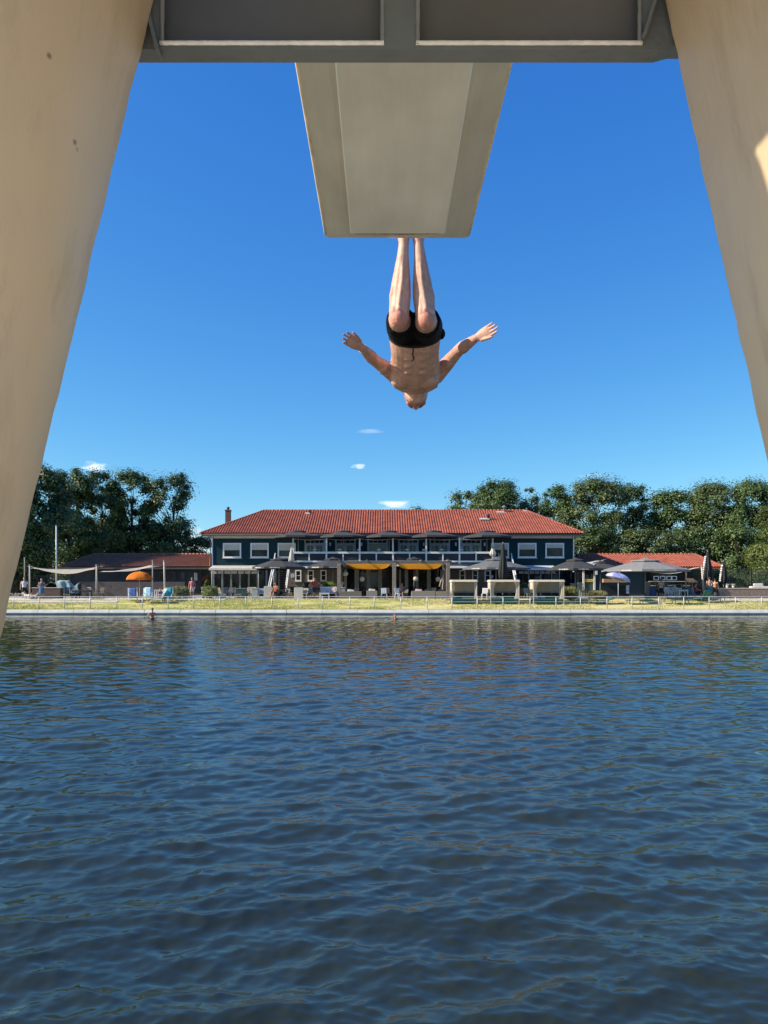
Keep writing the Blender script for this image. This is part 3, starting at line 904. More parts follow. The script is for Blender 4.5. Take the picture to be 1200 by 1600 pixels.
    wi = MB(); wi.tube([(WX(px, yF), yF + .025, WZ(842, yF) - (.0 if k % 2 == 0 else .12)) for k, px in enumerate(np.linspace(458, 770, 13))], .012, 5); wi.build("cable", white_paint, bal, True)
    # grey canopy strips below the balcony edge
    for p0, p1 in ((459, 492), (703, 745)):
        c = MB(); c.hexa([(WX(p0, 71), 70.2, WZ(888, 70.2)), (WX(p1, 71), 70.2, WZ(888, 70.2)), (WX(p1, 71), 72, zdk - .28), (WX(p0, 71), 72, zdk - .28)],
               [(WX(p0, 71), 70.2, WZ(888, 70.2) + .05), (WX(p1, 71), 70.2, WZ(888, 70.2) + .05), (WX(p1, 71), 72, zdk - .225), (WX(p0, 71), 72, zdk - .225)])
        c.build("canopy_strip", mat("corrugated_sheet", (0.40, 0.41, 0.42), .5, .15, 14), bal, True)
    # two outside stairs ------------------------------------------------
    for (ta, tb, fa, fb) in ((430, 453, 419, 446), (779, 799, 786, 810)):
        st = MB(); ytop, ybot = 72.4, 67.6
        za, zb_ = zdk, gz(ybot)
        P = lambda px, y, z: Vector((WX(px, y), y, z))
        for q0, q1 in ((ta, fa), (tb, fb)):
            st.beam(P(q0, ytop, za + .02), P(q1, ybot, zb_ + .1), .09, .32)
            st.beam(P(q0, ytop, za + .95), P(q1, ybot, zb_ + .95), .06, .10)
            for k in (0.05, .5, .95):
                a_, b_ = P(q0, ytop, za + .1), P(q1, ybot, zb_ + .1); c_ = a_.lerp(b_, k); st.bx(c_.x - .035, c_.y - .035, c_.z, c_.x + .035, c_.y + .035, c_.z + .82)
        so_ = st.build("stair", white_paint, H, True)
        tr = MB(); n = 15
        for k in range(n):
            u = (k + .5) / n; y = ybot + (ytop - ybot) * u; z = zb_ + (za - zb_) * u
            x0, x1 = WX(fa, ybot) + (WX(ta, ytop) - WX(fa, ybot)) * u, WX(fb, ybot) + (WX(tb, ytop) - WX(fb, ybot)) * u
            tr.bx(x0 + .06, y - .16, z - .03, x1 - .06, y + .16, z + .02)
        tr.build("tread", wood_dark, so_, True)
    # ground floor ------------------------------------------------------
    y = D - .02
    for p0, p1 in ((447, 531), (703, 768)):
        a = MB(); lap_wall(a, WX(p0, D), WX(p1, D), D + .1, z0, z1, .24)
        a.build("ground_wall", brick_grey, H, True)
    for pxc in (466, 485.5, 505.5, 722.5, 742.5, 762):
        window(H, WX(pxc - 4.8, D), WX(pxc + 4.8, D), WZ(908, D), WZ(890.5, D), D + .066, 0, .11, 0, 1)
    for pxc in (466, 485.5, 505.5): 
        bxs = MB(); bxs.bx(WX(pxc - 5.5, D), D - .2, WZ(911.5, D), WX(pxc + 5.5, D), D + .06, WZ(908.8, D))
        bxs.build("flower_box", wood_dark, H, True)
    # glazed fronts under the awnings
    for p0, p1, pm_, nm in ((333, 430, mat("pale_green_post", (0.13, 0.16, 0.15), .6, .15, 3), 7), (803, 893, navy_dark, 6)):
        g = MB(); g.bx(WX(p0, D), D + .25, z0 + .02, WX(p1, D), D + .3, z1 - .1)
        go = g.build("glazed_front", glass_dark, H, True)
        for k in range(nm + 1):
            x = WX(p0 + (p1 - p0) * k / nm, D); p = MB(); p.bx(x - .09, D + .1, z0 + .02, x + .09, D + .248, z1 - .1); p.build("mullion", pm_, go, True)
        q = MB(); q.bx(WX(p0, D), D + .12, z0 + .02, WX(p1, D), D + .24, z0 + .75); q.build("plinth", navy_dark, go, True)
    for p0, p1 in ((329, 403), (810, 868)):
        aw = MB()
        xa, xb = WX(p0, 75), WX(p1, 75)
        aw.hexa([(xa, 74.3, WZ(889, 74.3)), (xb, 74.3, WZ(889, 74.3)), (xb, D - .05, WZ(885.5, D)), (xa, D - .05, WZ(885.5, D))],
                [(xa, 74.3, WZ(889, 74.3) + .05), (xb, 74.3, WZ(889, 74.3) + .05), (xb, D - .05, WZ(885, D) + .06), (xa, D - .05, WZ(885, D) + .06)])
        aw.bx(xa, 74.27, WZ(891, 74.3), xb, 74.298, WZ(887.6, 74.3)); aw.bx(xa, 75.8, WZ(886.5, 75.8), xb, 75.95, WZ(883.5, 75.8))
        ao = aw.build("awning", white_cloth if p0 < 500 else mat("awning_grey", (0.50, 0.52, 0.56), .8, .06, 3), H, True)
        fl = MB(); n = 7
        for k in range(n):
            u0, u1 = xa + (xb - xa) * (k + .08) / n, xa + (xb - xa) * (k + .92) / n
            fl.bx(u0, 74.9, WZ(896.5, 74.9), u1, 74.93, WZ(892.4, 74.9))
        fl.build("valance_flap", mat("flap_cloth", (0.30, 0.29, 0.27), .85, .12, 5), ao, True)
    for p in (331, 404, 428, 826, 845, 862, 874):
        x = WX(p, 74.4); a = MB(); a.tube([(x, 74.4, z0), (x, 74.4, WZ(890, 74.4))], .05, 8); a.build("awning_post", grey_metal, H, True)
    # deep centre bay with pale pillars
    c = MB(); c.bx(WX(531, 77), D + 1.0, z0 + .02, WX(703, 77), D + 1.1, z1 - .02)
    co = c.build("bay_glazing", glass_dark, H, True)
    pil = mat("pillar_paint", (0.27, 0.26, 0.22), .75, .12, 4)
    for pxc, hw in ((540, 2), (557.5, 3.4), (576, 3.2), (594, 3), (625, 1.4), (635, 2.6), (651.5, 2.2), (670, 3), (690, 2)):
        p = MB(); p.bx(WX(pxc - hw, D), D - .1, z0 + .02, WX(pxc + hw, D), D + .2, z1 - .05); p.build("pillar", pil, H, True)
    # notices beside the windows
    for pxc, pyc, s in ((457, 899.5, 2.6), (768, 901, 2.4)):
        n_ = MB(); x = WX(pxc, D); z = WZ(pyc, D); h = s / FPX * D; n_.bx(x - h, D + .03, z - h, x + h, D + .06, z + h)
        no = n_.build("notice", mat("notice_white", (0.62, 0.62, 0.72), .5, .05), H, True)
        k_ = MB()
        for r_ in range(3): k_.bx(x - h * .7, D + .026, z + h * (.45 - .5 * r_), x + h * (.7 - .3 * (r_ == 1)), D + .029, z + h * (.68 - .5 * r_))
        k_.build("notice_print", mat("print_blue", (0.05, 0.06, 0.25), .5, .05), no, True)
make_house()

def make_wing(name, label, x0, x1, rx0, rx1, tm, side):
    y0, yr = 76.6, 80.5
    ze = WZ(886, 76.0); zr = WZ(866.5, yr); z0 = gz(77)
    B = thing(name, label, "building", ((x0 + x1) / 2, y0, z0))
    r = hip_roof(B, tm, x0, x1, 76.0, 85.0, ze, rx0, rx1, yr, zr)
    f = MB(); f.bx(x0 + .05, 76.04, ze - .19, x1 - .05, 76.1, ze - .02); f.build("fascia", mat("wing_fascia", (0.13, 0.11, 0.09), .6, .15, 3) if side < 0 else ridge_m, r, True)
    wx0, wx1 = x0 + (.7 if side < 0 else 0), x1 - (.7 if side > 0 else 0)
    a = MB(); lap_wall(a, wx0, wx1, y0 + .2, z0, ze - .2, .22); a.bx(wx0, y0 + .202, z0, wx1, 84.4, ze - .05)
    a.build("wall", mat("wing_boards", (0.045, 0.040, 0.040), .75, .2, 2, .2) if side < 0 else mat("dark_green_boards", (0.012, 0.028, 0.030), .6, .2, 2, .2), B, True)
    a = MB(); a.bx(wx0, 76.12, ze - .24, wx1, y0 + .2, ze - .18); a.build("soffit", wood_dark, r, True)
    return B, r, ze, z0, y0
B, r_, ze_, z0_, y0_ = make_wing("changing_rooms", "low dark single-storey wing left of the clubhouse, tile roof mostly in tree shade", WX(100, 77), WX(330, 76.5), WX(146, 80.5), WX(330, 80.5) , tile_old, -1)
for px, hw in ((230, 5), (252, 4), (270, 4), (285, 4)):
    window(B, WX(px - hw, y0_), WX(px + hw, y0_), WZ(907, y0_), WZ(893, y0_), y0_ + .16, 0, .08, 0, 0, wood_dark)
a = MB(); a.bx(WX(314, y0_), y0_ + .05, z0_, WX(330, y0_), y0_ + .16, WZ(890, y0_)); a.build("doorway", glass_dark, B, True)
a = MB(); a.bx(WX(303, y0_), y0_ + .02, WZ(907, y0_), WX(308, y0_), y0_ + .16, WZ(895, y0_)); a.build("door_notice", mat("notice_beige", (0.45, 0.42, 0.33), .6, .1), B, True)
a = MB(); a.bx(WX(130, 75), 74.6, z0_, WX(290, 75), 74.9, WZ(909, 75)); a.build("low_screen_wall", mat("screen_wall", (0.075, 0.066, 0.068), .8, .2, 2, .2), B, True)
B, r_, ze_, z0_, y0_ = make_wing("pool_kiosk", "low right-hand wing with bright red tile roof and open serving front", WX(898, 76.5), WX(1131, 76), WX(905, 80.5), WX(1086, 80.5), tile_m, 1)
a = MB(); a.bx(WX(1008, y0_), y0_ + .04, z0_, WX(1098, y0_), y0_ + .16, WZ(888, y0_)); fr = a.build("open_front", glass_dark, B, True)
for py in (908.5, 915):
    a = MB(); a.bx(WX(1012, y0_), y0_ - .4, WZ(py, y0_) - .03, WX(1076, y0_), y0_ + .03, WZ(py, y0_) + .03)
    a.build("shelf", wood_pale, fr, True)
a = MB(); a.bx(WX(938, 74), 72.9, WZ(910, 73), WX(974, 74), 73.4, WZ(904.5, 73)); a.build("serving_flap", mat("flap_wood", (0.42, 0.24, 0.12), .7, .15, 4, .2), B, True)
a = MB(); a.bx(WX(936, 74), 73.4, z0_, WX(980, 74), 73.9, WZ(915, 73.4)); a.build("counter", mat("counter_dark", (0.015, 0.022, 0.022), .5, .2), B, True)
a = MB(); a.bx(WX(980, 73), 73.2, WZ(927, 73.3), WX(984, 73), 73.5, WZ(914.5, 73.3)); a.build("white_box", white_paint, B, True)
a = MB(); a.bx(WX(932, 73), 73.3, WZ(898, 73.3), WX(935, 73), 73.5, WZ(891.5, 73.3)); a.build("white_box", white_paint, B, True)
for px in (1025, 1035, 1045, 1053):
    window(B, WX(px - 4, y0_), WX(px + 4, y0_), WZ(906.5, y0_), WZ(900, y0_), y0_ - .02, 0, .06, 0, 0, frame_w, False, "menu_frame")
# ================================================================== TREES
bark = mat("bark", (0.075, 0.058, 0.042), 0.9, 0.3, 3, 0.5, 14)
leaf_a = leafmat("leaf_mid_green", (0.028, 0.060, 0.016), (0.150, 0.220, 0.058), .25)
leaf_b = leafmat("leaf_deep_green", (0.022, 0.050, 0.015), (0.112, 0.172, 0.048), .22)
leaf_c = leafmat("leaf_olive", (0.034, 0.062, 0.018), (0.185, 0.235, 0.075), .28)
leaf_d = leafmat("leaf_light_green", (0.040, 0.070, 0.012), (0.20, 0.25, 0.05), .35)

def leaf_cloud(centers, radii, counts, size, rng, up=0.35, mid=None):
    P = []; Nn = []
    for c, r, n in zip(centers, radii, counts):
        d = rng.normal(0, 1, (n, 3)); d /= np.linalg.norm(d, axis=1)[:, None]
        rad = np.minimum(np.abs(rng.normal(0, .62, n)), 1.35)
        sq = np.array([1, 1, .75])
        P.append(c + d * (rad[:, None] * r) * sq)
        nn = d * .9 + rng.normal(0, .42, (n, 3)) + np.array([0, 0, up])
        if mid is not None:
            o_ = np.asarray(c) - mid; nn = nn + .7 * o_ / (np.linalg.norm(o_) + 1e-6)
        nn /= np.linalg.norm(nn, axis=1)[:, None]
        Nn.append(nn)
    P = np.concatenate(P); Nn = np.concatenate(Nn); n = len(P)
    t = rng.normal(0, 1, (n, 3)); t -= Nn * (t * Nn).sum(1)[:, None]; t /= np.linalg.norm(t, axis=1)[:, None]
    b = np.cross(Nn, t)
    s = size * rng.uniform(.6, 1.35, n)[:, None]
    V = np.stack([P - t * s * .5, P + b * s * .36 + t * s * .05 + Nn * s * .08, P + t * s * .6, P - b * s * .36 + t * s * .05 + Nn * s * .08], 1).reshape(-1, 3)
    return V

def tree(name, label, px, py_top, d, width_px, lf, group, crown_frac=.72, nclump=70, leaves=15000, size=.36, lean=0.0, gaps=.0, seed=0, ztop_only=None, low=False):
    rng = np.random.default_rng(100 + seed); rr = random.Random(100 + seed)
    base = Vector((WX(px, d), d, 1.25)); top = W(px, py_top, d).z
    H = top - base.z; Wd = width_px / FPX * d
    T = thing(name, label, "tree", base, 0, group)
    # crown clumps on and inside an uneven envelope
    zc = H * (1 - crown_frac / 2); hz = H * crown_frac / 2; hx = Wd / 2
    cs = []; rs = []
    lob = [(rng.uniform(0, 2 * PI), rng.uniform(-.7, .8), rng.uniform(.05, .22)) for _ in range(9)]
    tries = 0
    while len(cs) < nclump and tries < 6000:
        tries += 1
        th = rng.uniform(0, 2 * PI); v = rng.uniform(-1, 1)
        e = math.sqrt(max(0, 1 - abs(v) ** 2.4)) * (1.0 if v > -.2 else .94)
        k = 1.0
        for a, b, g in lob: k += g * (math.cos(th - a) * 1.2 - .35) * math.exp(-((v - b) / .35) ** 2)
        rad = e * k * rng.uniform(.25, 1.0) ** .45
        if gaps and rng.random() < gaps and rad < .6: continue
        p = np.array([hx * rad * math.cos(th) + lean * v * hx, hx * .9 * rad * math.sin(th), zc + hz * v * (.96 + .04 * math.cos(th * 3))])
        r = rng.uniform(.35, 1.15) ** 1.2 * (hx * .26 + .45)
        r = min(r, 1.25 + .12 * hx)
        p[2] = min(p[2], H - r * .62)
        if p[2] < r * .5: continue
        cs.append(p); rs.append(r)
    rs_ = np.array(rs); cnt = (leaves * 2.6 * rs_ ** 2 / (rs_ ** 2).sum()).astype(int) + 20
    V = leaf_cloud(cs, rs, cnt, size * .70, rng, .3, np.array([lean * hx * .3, 0, zc - hz * .3]))
    link("crown", np_mesh("crown", V, np.arange(len(V)), 4), lf, T)
    # trunk and limbs reaching into the clumps
    t = MB()
    pts = [(0, 0, -.4)]; n = 7
    hh = H * (1 - crown_frac * .25)
    for i in range(1, n + 1):
        u = i / n; pts.append((lean * hx * .6 * u + rr.uniform(-.12, .12) * (1 + H / 14), rr.uniform(-.15, .15), hh * u))
    r0 = .022 * H + .05
    t.tube(pts, [r0 * (1.25 if i == 0 else (1 - .85 * i / n)) for i in range(n + 1)], 9)
    order = sorted(range(len(cs)), key=lambda i: rr.random())[:26]
    for i in order:
        c = Vector(cs[i]); u = max(.18, min(.9, (c.z / hh) * .72 - .05))
        k = min(n - 1, int(u * n)); fr_ = u * n - k
        s = Vector(pts[k]).lerp(Vector(pts[k + 1]), fr_)
        m1 = s.lerp(c, .5) + Vector((rr.uniform(-.3, .3), rr.uniform(-.3, .3), rr.uniform(-.1, .4)))
        rb = r0 * (1 - .8 * u) * .45
        t.tube([s, m1, c], [rb, rb * .6, rb * .2], 6)
    t.build("trunk", bark, T)
    return T

GL = "tall trees behind the left wing"
GR = "tall trees behind the right wing"
tree("broad_tree", "broad dark tree half hidden by the tower's left leg, tallest on the left", 52, 722, 79, 120, leaf_b, GL, .93, 110, 24000, .34, seed=1)
tree("broad_tree", "great dark tree rising behind the tower's left leg, mostly hidden by it", 8, 735, 77, 110, leaf_b, GL, .9, 90, 16000, .34, seed=31)
tree("broad_tree", "dense rounded tree behind the flagpole", 108, 730, 90, 88, leaf_a, GL, .9, 90, 20000, .34, seed=2)
tree("broad_tree", "dark tree between the flagpole tree and the twin-topped one, a dip in its top", 158, 735, 94, 76, leaf_b, GL, .88, 80, 17000, .34, gaps=.3, seed=3)
tree("broad_tree", "upright dark tree over the middle of the left wing's roof", 208, 734, 96, 78, leaf_a, GL, .86, 80, 17000, .34, gaps=.25, seed=4)
tree("airy_tree", "loose airy tree with sky showing through, right-hand edge of the left group", 270, 738, 96, 90, leaf_b, GL, .84, 76, 11500, .32, lean=.12, gaps=.5, seed=5)
tree("small_tree", "small dark tree peeping out between left wing and clubhouse", 312, 838, 98, 46, leaf_b, GL, .8, 40, 6000, .32, seed=6)
tree("small_tree", "lower dark tree filling in over the left end of the left wing", 150, 812, 100, 150, leaf_b, GL, .9, 60, 12000, .38, seed=7)
tree("small_tree", "lower dark tree below the airy crown over the left wing", 250, 815, 100, 110, leaf_b, GL, .9, 50, 9000, .36, gaps=.3, seed=8)
tree("distant_tree", "tree tip just peeping over the middle of the clubhouse ridge", 650, 791, 112, 44, leaf_b, GR, .7, 26, 3000, .34, seed=9)
tree("airy_tree", "thin pale-leaved tree rising behind the roof's right half, leftmost of its row", 727, 765, 100, 64, leaf_c, GR, .75, 46, 7000, .32, gaps=.5, seed=10)
tree("broad_tree", "rounded green tree behind the roof vents", 775, 751, 99, 87, leaf_a, GR, .8, 76, 14000, .33, gaps=.2, seed=11)
tree("airy_tree", "narrow loose tree between the rounded one and the roof's right hip", 824, 762, 101, 49, leaf_c, GR, .8, 44, 7000, .32, gaps=.4, seed=12)
tree("broad_tree", "tree directly above the right hip of the clubhouse roof", 866, 757, 99, 69, leaf_a, GR, .82, 64, 12000, .33, gaps=.3, seed=13)
tree("broad_tree", "big grey-green tree right beside the clubhouse roof, tallest of the right group", 928, 747, 98, 112, leaf_c, GR, .9, 100, 21000, .33, gaps=.25, seed=14)
tree("broad_tree", "dark narrow tree between two big crowns above the red kiosk roof", 990, 757, 101, 73, leaf_b, GR, .88, 64, 12000, .33, seed=15)
tree("broad_tree", "lower rounded tree above the ridge of the red kiosk roof", 1048, 766, 98, 87, leaf_a, GR, .9, 76, 15000, .33, seed=16)
tree("broad_tree", "wide green tree above the kiosk roof's right end", 1108, 752, 97, 109, leaf_c, GR, .92, 96, 20000, .33, seed=17)
tree("broad_tree", "broad tree by the tower's right leg, behind the black fence", 1172, 750, 97, 107, leaf_a, GR, .92, 96, 19000, .33, seed=18)
tree("bright_tree", "bright light-green young tree at the right edge, nearest of the right group", 1207, 788, 86, 69, leaf_d, GR, .92, 60, 13000, .26, seed=19)
tree("small_tree", "low leafy tree just right of the clubhouse wall", 930, 822, 93, 100, leaf_a, GR, .95, 60, 12000, .30, seed=20)
tree("small_tree", "low leafy tree directly over the kiosk ridge", 1010, 825, 94, 112, leaf_c, GR, .95, 60, 12000, .30, seed=21)
tree("small_tree", "low dark tree in the gap over the kiosk's right hip", 1085, 828, 95, 89, leaf_b, GR, .95, 50, 9000, .30, seed=22)
tree("small_tree", "low tree behind the black fence at right", 1150, 820, 93, 89, leaf_a, GR, .95, 50, 10000, .30, seed=23)

# far-off wood that closes the horizon
def far_wood():
    rng = np.random.default_rng(77)
    cs = []; rs = []; cn = []
    for i in range(230):
        x = rng.uniform(-170, 170); y = rng.uniform(150, 175); h = rng.uniform(3, 8) if abs(x) > 45 else rng.uniform(2, 6)
        cs.append(np.array([x, y, 1.2 + h])); rs.append(rng.uniform(2.5, 4.2)); cn.append(110)
        cs.append(np.array([x, y, 1.2 + h * .3])); rs.append(rng.uniform(3, 4.2)); cn.append(90)
    V = leaf_cloud(cs, rs, cn, .9, rng)
    kind(link("far_wood", np_mesh("far_wood", V, np.arange(len(V)), 4), leaf_b), "stuff")
    cs = []; rs = []; cn = []
    for i in range(150):
        x = rng.uniform(-150, 150); y = rng.uniform(-110, -80); h = rng.uniform(6, 13)
        for q in (1.0, .55, .2): cs.append(np.array([x, y, 1.0 + h * q])); rs.append(rng.uniform(3, 4.6)); cn.append(70)
    V = leaf_cloud(cs, rs, cn, 1.2, rng)
    kind(link("near_shore_wood", np_mesh("near_shore_wood", V, np.arange(len(V)), 4), leaf_a), "stuff")
far_wood()
# ================================================================== PEOPLE
def loft(mb, rings, n=18):
    """closed tube through elliptical rings (centre, half width, half depth, width direction)"""
    vs = []; fs = []
    cs = [Vector(r[0]) for r in rings]
    for i, (c, ru, rv, U) in enumerate(rings):
        if i == 0: t = cs[1] - cs[0]
        elif i == len(rings) - 1: t = cs[i] - cs[i - 1]
        else: t = cs[i + 1] - cs[i - 1]
        t.normalize(); U = Vector(U); U = (U - t * U.dot(t)).normalized(); V = t.cross(U)
        for k in range(n):
            a = 2 * PI * k / n
            vs.append(cs[i] + U * (ru * math.cos(a)) + V * (rv * math.sin(a)))
    for i in range(len(rings) - 1):
        for k in range(n): fs.append((i * n + k, i * n + (k + 1) % n, (i + 1) * n + (k + 1) % n, (i + 1) * n + k))
    fs.append(tuple(range(n))[::-1]); e = (len(rings) - 1) * n; fs.append(tuple(e + k for k in range(n)))
    mb.add(vs, fs, True)
def limb(mb, pts, rad, U=(1, 0, 0), flat=1.0, n=14):
    """round tapering limb with domed ends"""
    pts = [Vector(p) for p in pts]
    t0 = (pts[0] - pts[1]).normalized(); t1 = (pts[-1] - pts[-2]).normalized()
    R = [(pts[0] + t0 * rad[0] * .7, rad[0] * .55, rad[0] * .55 * flat, U)]
    R += [(p, r, r * flat, U) for p, r in zip(pts, rad)]
    R += [(pts[-1] + t1 * rad[-1] * .7, rad[-1] * .55, rad[-1] * .55 * flat, U)]
    loft(mb, R, n)
def fuse(mb, voxel, smooth=6, name="body"):
    """one continuous skin over the overlapping shapes"""
    me = mb.mesh(name); o = bpy.data.objects.new("tmp", me); COL.objects.link(o)
    r = o.modifiers.new("r", 'REMESH'); r.mode = 'VOXEL'; r.voxel_size = voxel; r.use_smooth_shade = True
    if smooth:
        s = o.modifiers.new("s", 'SMOOTH'); s.iterations = smooth; s.factor = .5
    dg = bpy.context.evaluated_depsgraph_get()
    m2 = bpy.data.meshes.new_from_object(o.evaluated_get(dg))
    m2.name = name
    bpy.data.objects.remove(o); bpy.data.meshes.remove(me)
    m2.polygons.foreach_set('use_smooth', [True] * len(m2.polygons))
    return m2
def skin_mat(name, c, c2, red):
    m = bpy.data.materials.new(name); nt, b = nodes_of(m)
    t = N(nt, "ShaderNodeTexCoord")
    n1 = N(nt, "ShaderNodeTexNoise", Scale=5.0, Detail=5.0); n2 = N(nt, "ShaderNodeTexNoise", Scale=70.0, Detail=3.0)
    nt.links.new(t.outputs['Object'], n1.inputs['Vector']); nt.links.new(t.outputs['Object'], n2.inputs['Vector'])
    r = N(nt, "ShaderNodeValToRGB")
    r.color_ramp.elements[0].position = .35; r.color_ramp.elements[0].color = (*c, 1)
    r.color_ramp.elements[1].position = .65; r.color_ramp.elements[1].color = (*c2, 1)
    nt.links.new(n1.outputs['Fac'], r.inputs['Fac']); nt.links.new(r.outputs['Color'], b.inputs['Base Color'])
    b.inputs['Roughness'].default_value = .5; b.inputs['Specular IOR Level'].default_value = .3
    b.inputs['Subsurface Weight'].default_value = .15
    b.inputs['Subsurface Radius'].default_value = (.02, .008, .004)
    b.inputs['Subsurface Scale'].default_value = .3
    n5 = N(nt, "ShaderNodeTexNoise", Scale=26.0, Detail=5.0, Roughness=.65); nt.links.new(t.outputs['Object'], n5.inputs['Vector'])
    r5 = N(nt, "ShaderNodeMapRange"); r5.inputs['From Min'].default_value = .35; r5.inputs['From Max'].default_value = .7; r5.inputs['To Min'].default_value = .78; r5.inputs['To Max'].default_value = 1.12
    nt.links.new(n5.outputs['Fac'], r5.inputs['Value'])
    vm = N(nt, "ShaderNodeVectorMath", operation='SCALE'); nt.links.new(r.outputs['Color'], vm.inputs[0]); nt.links.new(r5.outputs[0], vm.inputs['Scale']); nt.links.new(vm.outputs[0], b.inputs['Base Color'])
    bp = N(nt, "ShaderNodeBump", Strength=.3, Distance=.006); nt.links.new(n2.outputs['Fac'], bp.inputs['Height']); nt.links.new(bp.outputs[0], b.inputs['Normal'])
    return m

# ---- the diver: swan dive, belly down, head up and away, shins raised, arms swept out
def make_diver():
    P = W(648, 520, 5.02)
    T = thing("person", "bare-chested diver in black swim shorts upside down in mid-air, arms spread, below the board tip", "person", P)
    A = lambda px, py, d: W(px, py, d)
    sk = skin_mat("diver_skin", (0.53, 0.285, 0.20), (0.63, 0.375, 0.275), 0)
    m = MB()
    X = Vector((1, 0, 0))
    hipL, hipR = A(631, 514, 4.98), A(666, 514, 4.98)
    kneeL, kneeR = A(623, 497, 4.60), A(665.5, 499, 4.60)
    ankL, ankR = A(631, 379, 4.60), A(654, 379, 4.60)
    pel = A(648.5, 518, 5.02); waist = A(648.5, 543, 5.12); rib = A(648.5, 566, 5.27); chest = A(648.5, 583, 5.38); shl = A(649, 595, 5.50); neck = A(649.5, 603, 5.58)
    # torso
    loft(m, [(pel + (pel - waist) * .45, .13, .09, X), (pel, .165, .115, X), (pel.lerp(waist, .55), .168, .112, X), (waist, .163, .108, X), (waist.lerp(rib, .5), .162, .112, X), (rib, .168, .118, X), (chest, .18, .122, X), (shl, .155, .10, X), (neck, .085, .080, X)], 26)
    # chest and shoulder masses
    ax = (neck - pel).normalized(); fr = ax.cross(X).normalized()
    if fr.z > 0: fr = -fr                                     # front of the body faces down towards the water
    for s in (-1, 1):
        m.ell(chest + X * s * .085 + fr * .070 + ax * .0, (.085, .075, .05), 14, 9)
        m.ell(pel + X * s * .08 - fr * .07, (.085, .09, .075), 12, 8)
        m.ell(chest.lerp(shl, .35) + X * s * .090 + fr * .062, (.075, .06, .045), 12, 8)
        for q in range(3):                                     # belly muscles either side of the midline
            m.ell(rib.lerp(waist, .15 + .42 * q) + X * s * .042 + fr * (.098 - .006 * q), (.036, .034, .022), 10, 7)
        for q in range(4):                                     # ribs
            rp = rib.lerp(chest, -.3 + .35 * q); limb(m, [rp + X * s * .085 + fr * .085, rp + X * s * .13 + fr * .065 - ax * .01, rp + X * s * .158 + fr * .03 - ax * .022], [.012, .013, .011], X, 1, 8)
        limb(m, [shl + X * s * .03 + fr * .075 + ax * .02, shl + X * s * .09 + fr * .072 + ax * .015, shl + X * s * .15 + fr * .045], [.013, .014, .013], X, 1, 8)   # collarbone
    # legs
    for hp, kn, an, s in ((hipL, kneeL, ankL, -1), (hipR, kneeR, ankR, 1)):
        limb(m, [hp, hp.lerp(kn, .35), hp.lerp(kn, .75), kn], [.092, .086, .070, .062])
        m.ell(kn + Vector((0, -.012, -.012)), (.057, .056, .060), 14, 9)
        sh = an - kn
        cf = Vector((0, .030, 0))                              # calf bulges on the far side
        loft(m, [(kn - sh * .06, .045, .05, X), (kn + sh * .03, .060, .060, X), (kn + sh * .16 + cf * .5, .062, .062, X), (kn + sh * .32 + cf, .064, .067, X), (kn + sh * .48 + cf * .8, .058, .060, X), (kn + sh * .66 + cf * .4, .046, .049, X), (kn + sh * .84, .0345, .039, X), (kn + sh * .98, .0305, .037, X), (kn + sh * 1.10, .036, .045, X)], 18)
        fdir = Vector((0, -1, 0))
        limb(m, [kn + sh * .10 + fdir * .045 + X * s * .004, kn + sh * .45 + fdir * .040 - X * s * .006, kn + sh * .85 + fdir * .022], [.016, .0135, .010], X, 1, 8)      # shin bone
        limb(m, [kn + sh * .06 + X * s * .043, kn + sh * .30 + X * s * .047, kn + sh * .55 + X * s * .036], [.016, .020, .012], X, 1, 8)
        limb(m, [kn + sh * .08 - X * s * .040 + Vector((0, .02, 0)), kn + sh * .30 - X * s * .040 + Vector((0, .03, 0)), kn + sh * .52 - X * s * .032 + Vector((0, .03, 0))], [.018, .020, .012], X, 1, 8)
        for q in (-1, 1): m.ell(kn + Vector((q * .030, -.030, .030)), (.020, .022, .030), 10, 7)
        m.ell(kn + Vector((0, -.046, -.006)), (.031, .022, .034), 12, 8)                     # kneecap
        m.ell(kn + sh * .09 + Vector((0, -.050, 0)), (.017, .014, .018), 8, 6)
        # pointed foot, above the board's line of sight
        tip = an + Vector((s * .01, -.045, .24)); heel = an + Vector((0, .045, .045))
        limb(m, [an + Vector((0, .012, .02)), an.lerp(tip, .35), an.lerp(tip, .7), tip], [.036, .040, .042, .026], X, .62)
        m.ell(heel, (.030, .034, .032))
        for q in range(5):
            o_ = Vector(((q - 2) * .017 * s, 0, 0)); limb(m, [tip + o_ + Vector((0, 0, -.01)), tip + o_ + Vector((0, -.012, .035 - .006 * q))], [.0105 if q else .014, .008 if q else .011], X, .9, 8)
    # arms
    shL, shR = A(615.5, 585, 5.44), A(683.5, 585, 5.44)
    elL, elR = A(584.5, 562, 5.24), A(717, 547, 5.24)
    wrL, wrR = A(565, 543, 5.04), A(744, 528, 5.04)
    for sh, el, wr, s in ((shL, elL, wrL, -1), (shR, elR, wrR, 1)):
        m.ell(sh + Vector((-s * .012, 0, -.004)), (.066, .070, .062), 14, 9)
        limb(m, [sh + Vector((-s * .03, .02, .0)), neck.lerp(shl, .35)], [.062, .055])
        limb(m, [sh + Vector((-s * .05, .05, .02)), sh, sh.lerp(el, .45), sh.lerp(el, .85), el], [.060, .058, .050, .041, .040])
        limb(m, [el, el.lerp(wr, .25), el.lerp(wr, .65), wr], [.040, .043, .034, .026])
        m.ell(sh.lerp(el, .55) + fr * .018, (.040, .048, .040), 12, 8); m.ell(el.lerp(wr, .22) + X * s * .010, (.036, .05, .036), 12, 8)
